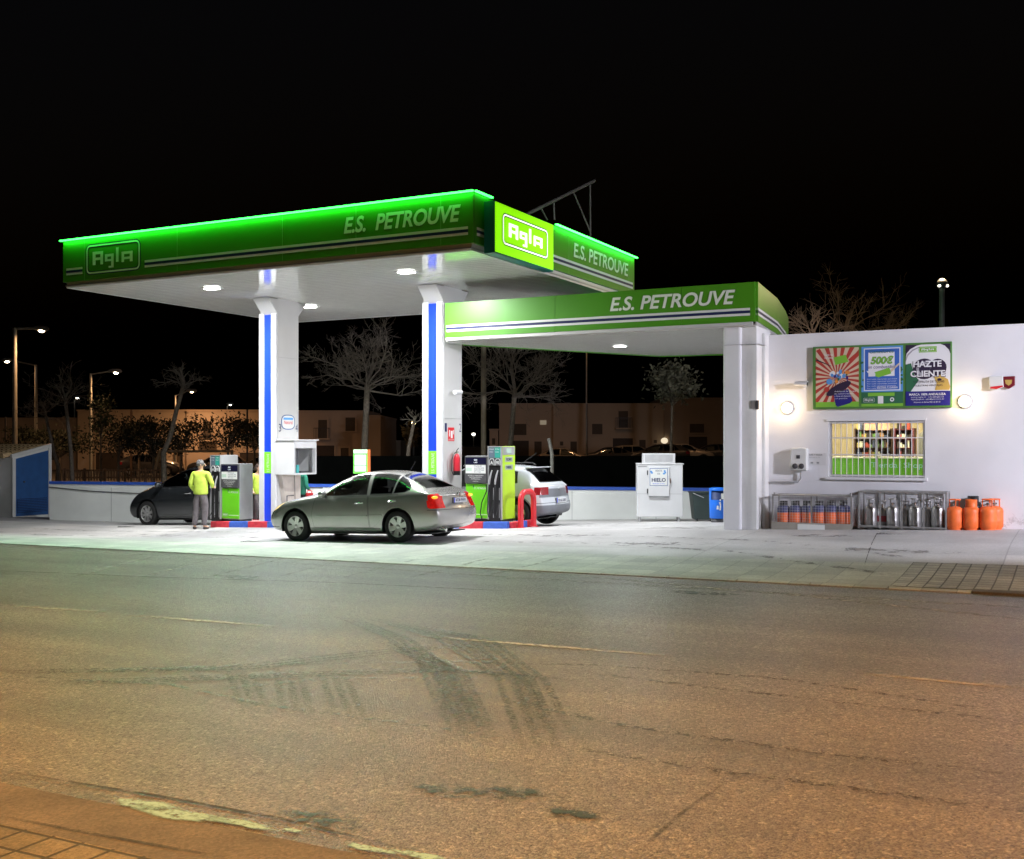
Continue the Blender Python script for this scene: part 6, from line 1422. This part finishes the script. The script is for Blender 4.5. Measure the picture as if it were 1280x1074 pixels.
sp2 = dict(L=LH, S=S2, warp=warp2, bulge=(.14, .10), paint=CHARC, r=.325, xf=.88, xr=3.55, track=.872, rim=mat('alloy_grey', (.5, .5, .5), .35, .7), spokes=8, spw=.075, spoke_pair=(-.12, .12), seat=1.95, zglass=1.0, wheel_side=1,
    doors=[[(1.30, .30), (1.26, .55), (1.36, .96), (2.50, .985), (2.54, .30)], [(2.555, .30), (2.515, .985), (3.45, 1.02), (3.55, .85), (3.28, .60), (3.16, .42), (3.05, .30)]],
    windows=[([(1.08, 1.0), (1.34, 1.0), (1.34, 1.15)], GLT), ([(1.40, 1.0), (2.45, 1.02), (2.43, 1.42), (2.1, 1.42), (1.80, 1.35), (1.40, 1.17)], GLM), ([(2.54, 1.02), (3.25, 1.04), (3.22, 1.43), (2.52, 1.44)], GLT), ([(3.30, 1.06), (3.62, 1.12), (3.30, 1.42)], GLT)],
    ws=[(1.05, -.60), (.98, 0), (1.05, .60), (2.0, .48), (2.06, 0), (2.0, -.48)], rw=[(3.98, -.45), (3.95, 0), (3.98, .45), (4.26, .5), (4.28, 0), (4.26, -.5)],
    lights=[('taillight', [(4.1, .8), (4.1, 1.0), (4.8, 1.0), (4.8, .8)], (0, 2), lambda c, nn: abs(c.y) > .55 and c.x > 4.0, TLD),
            ('headlight', [(-.1, .62), (-.1, .70), (.55, .93), (.60, .90), (.30, .74), (.1, .62)], (0, 2), lambda c, nn: abs(c.y) > .38 and c.x < .65, HLW)],
    seams=[], handles=[(2.36, .83), (3.28, .86)], mirror=(1.42, 1.04), handle_m=CHROME)
vw = VC + .72; uw = onv(186, 650, vw)[0]; cu, cvv = uw + (LH/2 - .88) * 1.06, vw + .85
wx, wy = W(cu, cvv); za, zb_ = guv(cu - 1.3, cvv), guv(cu + 1.3, cvv)
car2, X = build_car(sp2, 'dark charcoal hatchback stopped behind the left pump beside the attendant', (wx, wy, (za+zb_)/2 - .01), A, 'hatchback_car'); car2.rotation_euler = (0, -math.atan2(zb_ - za, 2.6), A); car2.scale = (1.06, 1.06, 1.11)
# white crossover, right
LX = 4.16
S3 = [(0, .34, .60, .70, .62, .46), (.05, .28, .68, .82, .72, .56), (.2, .23, .80, .93, .80, .64), (.55, .21, .88, 1.01, .85, .68), (.95, .20, .92, 1.06, .865, .69), (1.2, .20, .94, 1.13, .865, .68), (1.5, .20, .95, 1.32, .865, .64), (1.8, .20, .955, 1.45, .865, .61), (2.1, .20, .96, 1.50, .865, .60),
      (2.6, .20, .965, 1.505, .865, .60), (3.1, .20, .975, 1.48, .865, .60), (3.45, .21, .985, 1.44, .86, .60), (3.70, .23, .99, 1.36, .85, .60), (3.90, .26, .985, 1.18, .83, .63), (4.03, .29, .96, 1.04, .79, .64), (4.09, .33, .92, .99, .73, .60)]
def warp3(x, z):
    if x > 3.6: w = min(1, (x - 3.6) / .4); return w * (.07 * sm(.66, .52, z) - .06 * sm(.4, .28, z) - .02 * sm(.8, 1.0, z))
    if x < .3: w = min(1, (.3 - x) / .25); return w * (.08 * sm(.5, .9, z) + .05 * sm(.4, .26, z))
    return 0
CLADG = mat('grey_cladding', (.16, .17, .19), .5, var=.08)
sp3 = dict(L=LX, S=S3, warp=warp3, bulge=(.12, .12), paint=WCAR, lower=CLADG, clad=True, r=.33, xf=.86, xr=3.46, track=.852, rim=RIMS, spokes=5, spw=.14, seat=1.95, zglass=1.02,
    lower_poly=[[(3.75, .2), (4.6, .2), (4.6, .52), (3.75, .52)], [(0, .15), (4.16, .15), (4.16, .33), (0, .33)], [(4.02, .70), (4.6, .70), (4.6, .90), (4.02, .90)]],
    doors=[[(1.25, .34), (1.2, .6), (1.32, .97), (2.42, .98), (2.46, .34)], [(2.475, .34), (2.435, .98), (3.2, .99), (3.3, .86), (3.1, .60), (3.0, .34)]],
    windows=[([(1.42, 1.0), (2.38, 1.01), (2.38, 1.38), (1.95, 1.38), (1.70, 1.28)], GLT), ([(2.46, 1.01), (3.10, 1.02), (3.08, 1.37), (2.46, 1.38)], GLT), ([(3.16, 1.03), (3.45, 1.06), (3.40, 1.30), (3.16, 1.35)], GLT)],
    ws=[(1.27, -.62), (1.2, 0), (1.27, .62), (1.85, .52), (1.9, 0), (1.85, -.52)], rw=[(-.50, 1.35), (.50, 1.35), (.60, 1.06), (-.60, 1.06)], rax=(1, 2), rwf=lambda c, nn: c.x > 3.55 and nn.x > .2, rglass=GLT,
    lights=[('taillight', [(3.90, .76), (3.90, .94), (4.6, .94), (4.6, .76)], (0, 2), lambda c, nn: abs(c.y) > .50 and c.x > 3.85, TLD),
            ('headlight', [(-.1, .74), (-.1, .84), (.4, .90), (.4, .84)], (0, 2), lambda c, nn: abs(c.y) > .38 and c.x < .5, HLW)],
    seams=[([(3.9, .575), (4.6, .575), (4.6, .565), (3.9, .565)], (0, 2), lambda c, nn: True)], handles=[(2.26, .84), (3.04, .86)], mirror=(1.45, 1.02), mirror_m=BLACK, handle_m=BLACK)
uw, vw = UV(*gnd(684.5, 655.8).to_2d()); cu, cvv = uw - (3.46 - LX/2), vw - .78
wx, wy = W(cu, cvv); za, zb_ = guv(cu - 1.3, cvv), guv(cu + 1.3, cvv)
car3, X = build_car(sp3, 'white crossover with grey lower cladding parked behind the right pump', (wx, wy, (za+zb_)/2 - .01), A, 'crossover_car'); car3.rotation_euler = (0, -math.atan2(zb_ - za, 2.6), A)
mb = MB(); mb.box(X(4.12), X(4.215), -.25, .25, .56, .665, DGREY); pl_ = mb.build('number_plate_recess', car3, bevel=.01)
mb = MB(); mb.box(X(4.216), X(4.222), -.26, .26, .56, .67, PLATEW); mb.box(X(4.2225), X(4.224), -.26, -.215, .56, .67, BLUE); mb.text('7316 LBD', (X(4.2245), -.19, .585), (0, 1, 0), ZD, .06, NAVY, w=.42, bold=.03); mb.build('number_plate', pl_)
mb = MB()
for s in (1, -1): mb.tube([(X(1.9), s*.56, 1.47), (X(2.0), s*.56, 1.53), (X(3.2), s*.56, 1.51), (X(3.3), s*.56, 1.45)], .018, BLACK, 6)
mb.build('roof_rail', car3)
mb = MB(); mb.tube([(X(3.35), 0, 1.45), (X(3.1), 0, 1.44), (X(3.6), 0, 1.74)], .006, BLACK, 5); mb.build('aerial', car3)
mb = MB(); mb.box(X(3.52), X(3.72), -.52, .52, 1.385, 1.41, WCAR); mb.build('spoiler', car3, bevel=.01)
mb = MB(); mb.tube([(X(4.16), -.02, .86), (X(4.17), 0, .90), (X(4.16), .02, .86)], .008, CHROME, 5); mb.tube([(X(4.17), -.02, .83), (X(4.175), 0, .87), (X(4.17), .02, .83)], .008, CHROME, 5); mb.build('tailgate_badge', car3)
# far parked cars
FC = [mat('far_paint_%d' % i, c, .35, .3, var=.05) for i, c in enumerate(((.45, .40, .32), (.30, .28, .24), (.06, .06, .06), (.55, .52, .46)))]
fars = ((708, 'pale far car parked before the second house behind the bare tree', 0, sp1), (757, 'dark far car with sloping roof parked before the garage house', 2, sp1), (795, 'pale estate far car parked in front of the garage door', 1, sp3), (823, 'dark far car between the two pale ones', 2, sp2),
        (856, 'white far van like car parked left of the canopy pillar', 3, sp3), (888, 'dark low far car parked next to the canopy pillar', 2, sp1), (190, 'dark far car parked beyond the swing frame', 2, sp2), (272, 'dark far car parked beyond the grey pump tower', 2, sp3), (345, 'dark far car parked by the left column', 2, sp1))
for k, (px, lb, ci, sp) in enumerate(fars):
    Y = 80 + (k % 3) * .3; x = (px - 640) / FPX * Y; q = dict(sp); q['paint'] = FC[ci]; q['sub'] = 1; q['lights'] = [(a, b, c, d_, TLD if a == 'taillight' else HLW) for a, b, c, d_, e_ in sp['lights']]
    build_car(q, lb, (x, Y, gz(x, Y)), 0 if k % 2 else math.pi, 'far_car', group='cars parked across the street')
# ------------------------------------------------------------------ people
def skin(name, V_, E_, Rd, m, parent, lv=2, root=0):
    me = bpy.data.meshes.new('t'); me.from_pydata(V_, E_, []); t_ = bpy.data.objects.new('t', me); col.objects.link(t_)
    md = t_.modifiers.new('k', 'SKIN'); md.use_smooth_shade = True; md.branch_smoothing = .6
    for i, v in enumerate(me.skin_vertices[0].data):
        r_ = Rd[i]; v.radius = r_ if isinstance(r_, tuple) else (r_, r_); v.use_root = i == root
    s_ = t_.modifiers.new('s', 'SUBSURF'); s_.levels = lv; s_.render_levels = lv
    dg = bpy.context.evaluated_depsgraph_get(); m2 = bpy.data.meshes.new_from_object(t_.evaluated_get(dg)); m2.name = name; m2.materials.clear(); m2.materials.append(m)
    m2.polygons.foreach_set('use_smooth', [True]*len(m2.polygons)); m2.polygons.foreach_set('material_index', [0]*len(m2.polygons))
    bpy.data.objects.remove(t_); bpy.data.meshes.remove(me); o_ = bpy.data.objects.new(name, m2); col.objects.link(o_); o_.parent = parent; return o_
class Sk:
    def __init__(s): s.v = []; s.e = []; s.r = []
    def n(s, p, r, par=None):
        s.v.append(tuple(p)); s.r.append(r)
        if par is not None: s.e.append((par, len(s.v) - 1))
        return len(s.v) - 1
    def chain(s, pts, par):
        for p, r in pts: par = s.n(p, r, par)
        return par
def person(label, loc, rz, H, arms, legs, jacket, trousers, hair, curly=False, head_turn=0, carry=None):
    """local: faces -y, x = the person's left... arms: [(elbow, wrist, finger_dir)] for sides -x, +x"""
    o = empty('person', label, 'person', loc, rz); k = H / 1.75; S_ = lambda *p: (p[0]*k, p[1]*k, p[2]*k)
    B = Sk(); pel = B.n(S_(0, 0, .97), (.13*k, .10*k)); ch = B.chain([(S_(0, .0, 1.12), (.13*k, .10*k)), (S_(0, .01, 1.30), (.15*k, .11*k)), (S_(0, .01, 1.42), (.12*k, .09*k)), (S_(0, 0, 1.50), .055*k)], pel); tp_ = ch - 1
    hx, hy = -.03*math.sin(head_turn), -.03*math.cos(head_turn)
    hd = B.chain([(S_(hx*.6, hy*.6, 1.565), (.068*k, .075*k)), (S_(hx*.4, hy*.4, 1.64), (.080*k, .098*k)), (S_(0, 0, 1.695), (.072*k, .088*k)), (S_(0, .01, 1.735), (.03*k, .04*k))], ch)
    for i, s in enumerate((-1, 1)):
        el, wr, fd = arms[i]; sh_ = B.n(S_(s*.175, .01, 1.425), .058*k, tp_); e_ = B.n(S_(*el), .042*k, sh_); w_ = B.n(S_(*wr), (.026*k, .026*k), e_)
        f = Vector(fd).normalized(); side = f.cross(Vector((0, 0, 1))).normalized() if abs(f.z) < .9 else Vector((0, 1, 0)); side2 = f.cross(side)
        pm = Vector(wr) + f*.055; pmi = B.n(S_(*pm), (.034*k, .018*k), w_)
        for j in range(4):
            b0 = pm + f*.035 + side*(j - 1.5)*.019; ln_ = (.065, .075, .07, .055)[j]
            B.chain([(S_(*b0), .0095*k), (S_(*(b0 + f*ln_*.55 - side2*.012)), .0085*k), (S_(*(b0 + f*ln_*.9 - side2*.04)), .007*k)], pmi)
        tb = Vector(wr) + f*.03 + side*.03; B.chain([(S_(*tb), .012*k), (S_(*(tb + side*.03 + f*.03)), .010*k), (S_(*(tb + side*.03 + f*.06 - side2*.01)), .008*k)], w_)
        hp = B.n(S_(s*.095, 0, .90), .085*k, pel); kn, an, toe = legs[i]; B.chain([(S_(*kn), .056*k), (S_(*an), .038*k), (S_(*toe), (.04*k, .025*k))], hp)
    body = skin('body', B.v, B.e, B.r, SKIN, o)
    # face
    ct, stt = math.cos(head_turn), math.sin(head_turn)
    def F(x, y, z): return S_(x*ct - y*stt, x*stt + y*ct, z)
    mb = MB(); n0, n1 = F(0, -.095, 1.645), F(0, -.125, 1.605); mb.tube([n0, n1, F(0, -.10, 1.595)], [.010*k, .016*k, .008*k], SKIN, 7)
    for s in (-1, 1): mb.sphere(F(s*.082, .005, 1.62), .016*k, .022*k, .032*k, SKIN, 8)
    mb.build('nose_and_ears', body)
    mb = MB()
    for s in (-1, 1): mb.sphere(F(s*.032, -.088, 1.645), .013*k, .010*k, .009*k, SIGNW, 8); mb.sphere(F(s*.032, -.096, 1.645), .006*k, .005*k, .006*k, BLACK, 6); mb.tube([F(s*.018, -.098, 1.668), F(s*.048, -.090, 1.668)], .004*k, hair, 5)
    mb.tube([F(-.024, -.092, 1.572), F(0, -.098, 1.570), F(.024, -.092, 1.572)], .005*k, mat('lips', (.35, .12, .1), .5), 5); mb.build('face', body)
    rr = random.Random(int(H*1000)); mb = MB()
    c = F(0, .018, 1.665); mb.sphere(c, .098*k, .105*k, .088*k, hair, 14)
    for q in range(60 if curly else 26):
        th = rr.uniform(0, 6.28); ph = rr.uniform(-.5 if curly else -.1, 1.4); d_ = Vector((math.cos(th)*math.cos(ph), math.sin(th)*math.cos(ph), math.sin(ph)))
        lp = F(d_.x*.09, .02 + d_.y*.09, 1.66 + d_.z*.08 - (.05 if curly else 0))
        if d_.y < -.45 and d_.z < .5: continue
        mb.sphere(lp, (.034 if curly else .02)*k, (.034 if curly else .02)*k, .03*k, hair, 6)
    mb.build('hair', o)
    J = Sk(); a = J.n(S_(0, 0, .86), (.205*k, .150*k)); c_ = J.chain([(S_(0, 0, .93), (.200*k, .148*k)), (S_(0, .0, 1.08), (.195*k, .145*k)), (S_(0, .01, 1.20), (.200*k, .148*k)), (S_(0, .015, 1.32), (.198*k, .148*k)), (S_(0, .012, 1.42), (.150*k, .112*k)), (S_(0, .005, 1.485), .066*k), (S_(0, .0, 1.51), .064*k)], a)
    for i, s in enumerate((-1, 1)):
        el, wr, fd = arms[i]; sh_ = J.n(S_(s*.18, .01, 1.425), .078*k, c_ - 2); e_ = J.n(S_(*((Vector(el) + Vector((s*.18, .01, 1.425)))/2)), .070*k, sh_); e_ = J.n(S_(*el), .060*k, e_); m_ = (Vector(el) + Vector(wr)) / 2; e_ = J.n(S_(*m_), .052*k, e_); J.n(S_(*(Vector(wr)*.92 + Vector(el)*.08)), .042*k, e_)
    skin('jacket', J.v, J.e, J.r, jacket, o)
    T_ = Sk(); a = T_.n(S_(0, 0, 1.0), (.135*k, .105*k)); T_.n(S_(0, 0, 1.06), (.135*k, .105*k), a); a = T_.n(S_(0, 0, .93), (.14*k, .11*k), a)
    for i, s in enumerate((-1, 1)):
        kn, an, toe = legs[i]; kn, an = Vector(kn), Vector(an); hp = Vector((s*.095, 0, .87)); T_.chain([(S_(*hp), .118*k), (S_(*((hp + kn)/2)), .106*k), (S_(*kn), .090*k), (S_(*((kn + an)/2)), .082*k), (S_(*(an + Vector((0, 0, .0)))), .062*k)], a)
    skin('trousers', T_.v, T_.e, T_.r, trousers, o)
    for i in (0, 1):
        kn, an, toe = legs[i]; an, toe = Vector(an), Vector(toe); sh_ = Sk(); q = sh_.n(S_(an.x, an.y + .03, .045), (.042*k, .04*k)); sh_.chain([(S_(*((an + toe)/2 + Vector((0, -.02, -.03)))), (.046*k, .036*k)), (S_(toe.x, toe.y - .02, .035), (.040*k, .028*k))], q)
        skin('shoe', sh_.v, sh_.e, sh_.r, SHOE, o)
    return o
p = gnd(251, 662.0)
person('man with grey hair in a yellow green jacket standing at the left pump, back turned', (p.x, p.y, p.z), R(168), 1.74,
       [((-.30, -.02, 1.14), (-.20, -.24, 1.06), (.2, -1, -.2)), ((.26, .05, 1.13), (.22, -.12, .95), (0, -.6, -.8))], [((-.10, -.03, .49), (-.10, .02, .09), (-.13, -.14, .04)), ((.13, -.02, .49), (.16, .03, .09), (.21, -.12, .04))], HIVIS, TROU, HAIRG, head_turn=R(-60))
x, y = W(*(onv(323.5, 600, VC + .95)[0], VC + .95)); person('person with dark curly hair in a yellow green jacket half hidden behind the left column', (x, y, gz(x, y) - .0), R(35), 1.66,
       [((-.27, -.02, 1.13), (-.26, -.20, .98), (0, -.8, -.6)), ((.26, .0, 1.12), (.25, -.1, .90), (0, -.4, -.9))], [((-.10, -.03, .49), (-.11, .02, .09), (-.12, -.14, .04)), ((.10, -.02, .49), (.11, .03, .09), (.12, -.12, .04))], HIVIS, TROU, HAIRD, curly=True, head_turn=R(20))
x, y = W(onv(375.5, 600, 5.2)[0], 5.2); o3 = person('person in a teal top and dark trousers mostly hidden behind the payment kiosk', (x, y, gz(x, y)), R(150), 1.62,
       [((-.24, .02, 1.12), (-.22, -.14, 1.0), (0, -.8, -.3)), ((.26, .0, 1.12), (.25, -.12, .98), (0, -.6, -.7))], [((-.10, -.03, .49), (-.11, .02, .09), (-.12, -.14, .04)), ((.10, -.02, .49), (.11, .03, .09), (.12, -.12, .04))], TEALC, BLKCL, HAIRD)
b_ = empty('fuel_can', 'small red fuel can carried by the person in the teal top', 'can', (x + .26, y - .12, gz(x, y) + .62), .4); mb = MB(); mb.box(-.09, .09, -.06, .06, 0, .24, RED); mb.tube([(-.06, 0, .24), (-.05, 0, .3), (.05, 0, .3), (.06, 0, .24)], .012, RED, 6); mb.build('can_body', b_, bevel=.015)
# ------------------------------------------------------------------ street lamps behind and beside the photographer (the road's own lighting)
def road_lamp(label, x, y, h, ax, color, power, size=.5, aim=None):
    zg = gz(x, y); o = empty('street_lamp', label, 'street lamp', (x, y, zg), 0, 'street lamps along the road')
    mb = MB(); mb.tube([(0, 0, -.1), (0, 0, h*.6), (0, 0, h)], [.1, .08, .06], POLE, 12); mb.build('pole', o)
    mb = MB(); mb.tube([(0, 0, h - .1), (ax[0]*.5, ax[1]*.5, h + .15), (ax[0], ax[1], h + .15)], .035, POLE, 8); mb.build('arm', o)
    mb = MB(); mb.box(ax[0] - .3, ax[0] + .3, ax[1] - .15, ax[1] + .15, h + .06, h + .2, HEADG); hd = mb.build('lamp_head', o, bevel=.03)
    mb = MB(); mb.box(ax[0] - .2, ax[0] + .2, ax[1] - .11, ax[1] + .11, h + .035, h + .059, emis('road_lamp_%d' % int(power), color, 20)); mb.build('lens', hd)
    if aim:
        d_ = Vector(aim) - Vector((x + ax[0], y + ax[1], zg + h)); q = lamp('SPOT', 'street_lamp_light', power, color, (ax[0], ax[1], h), o, spot_size=R(62), spot_blend=.35, shadow_soft_size=.12); q.rotation_euler = d_.to_track_quat('-Z', 'Y').to_euler()
    else: lamp('SPOT', 'street_lamp_light', power, color, (ax[0], ax[1], h), o, spot_size=R(132), spot_blend=.42, shadow_soft_size=size / 2)      # full cut-off luminaire
road_lamp('street lamp on the near pavement to the left of the photographer', -11.0, 1.0, 9.5, (1.0, 1.6), (1, .41, .11), 20500)
road_lamp('street lamp on the near pavement to the right of the photographer', 10.0, -3.0, 10, (-1.0, 2.0), (1, .43, .12), 20000)
road_lamp('cool white flood lamp on a post in front of the shop, right of the photograph', 15.4, 10.2, 4.8, (-.9, .5), (.88, .86, 1), 11800, aim=(8.3, 22.5, 1.9))
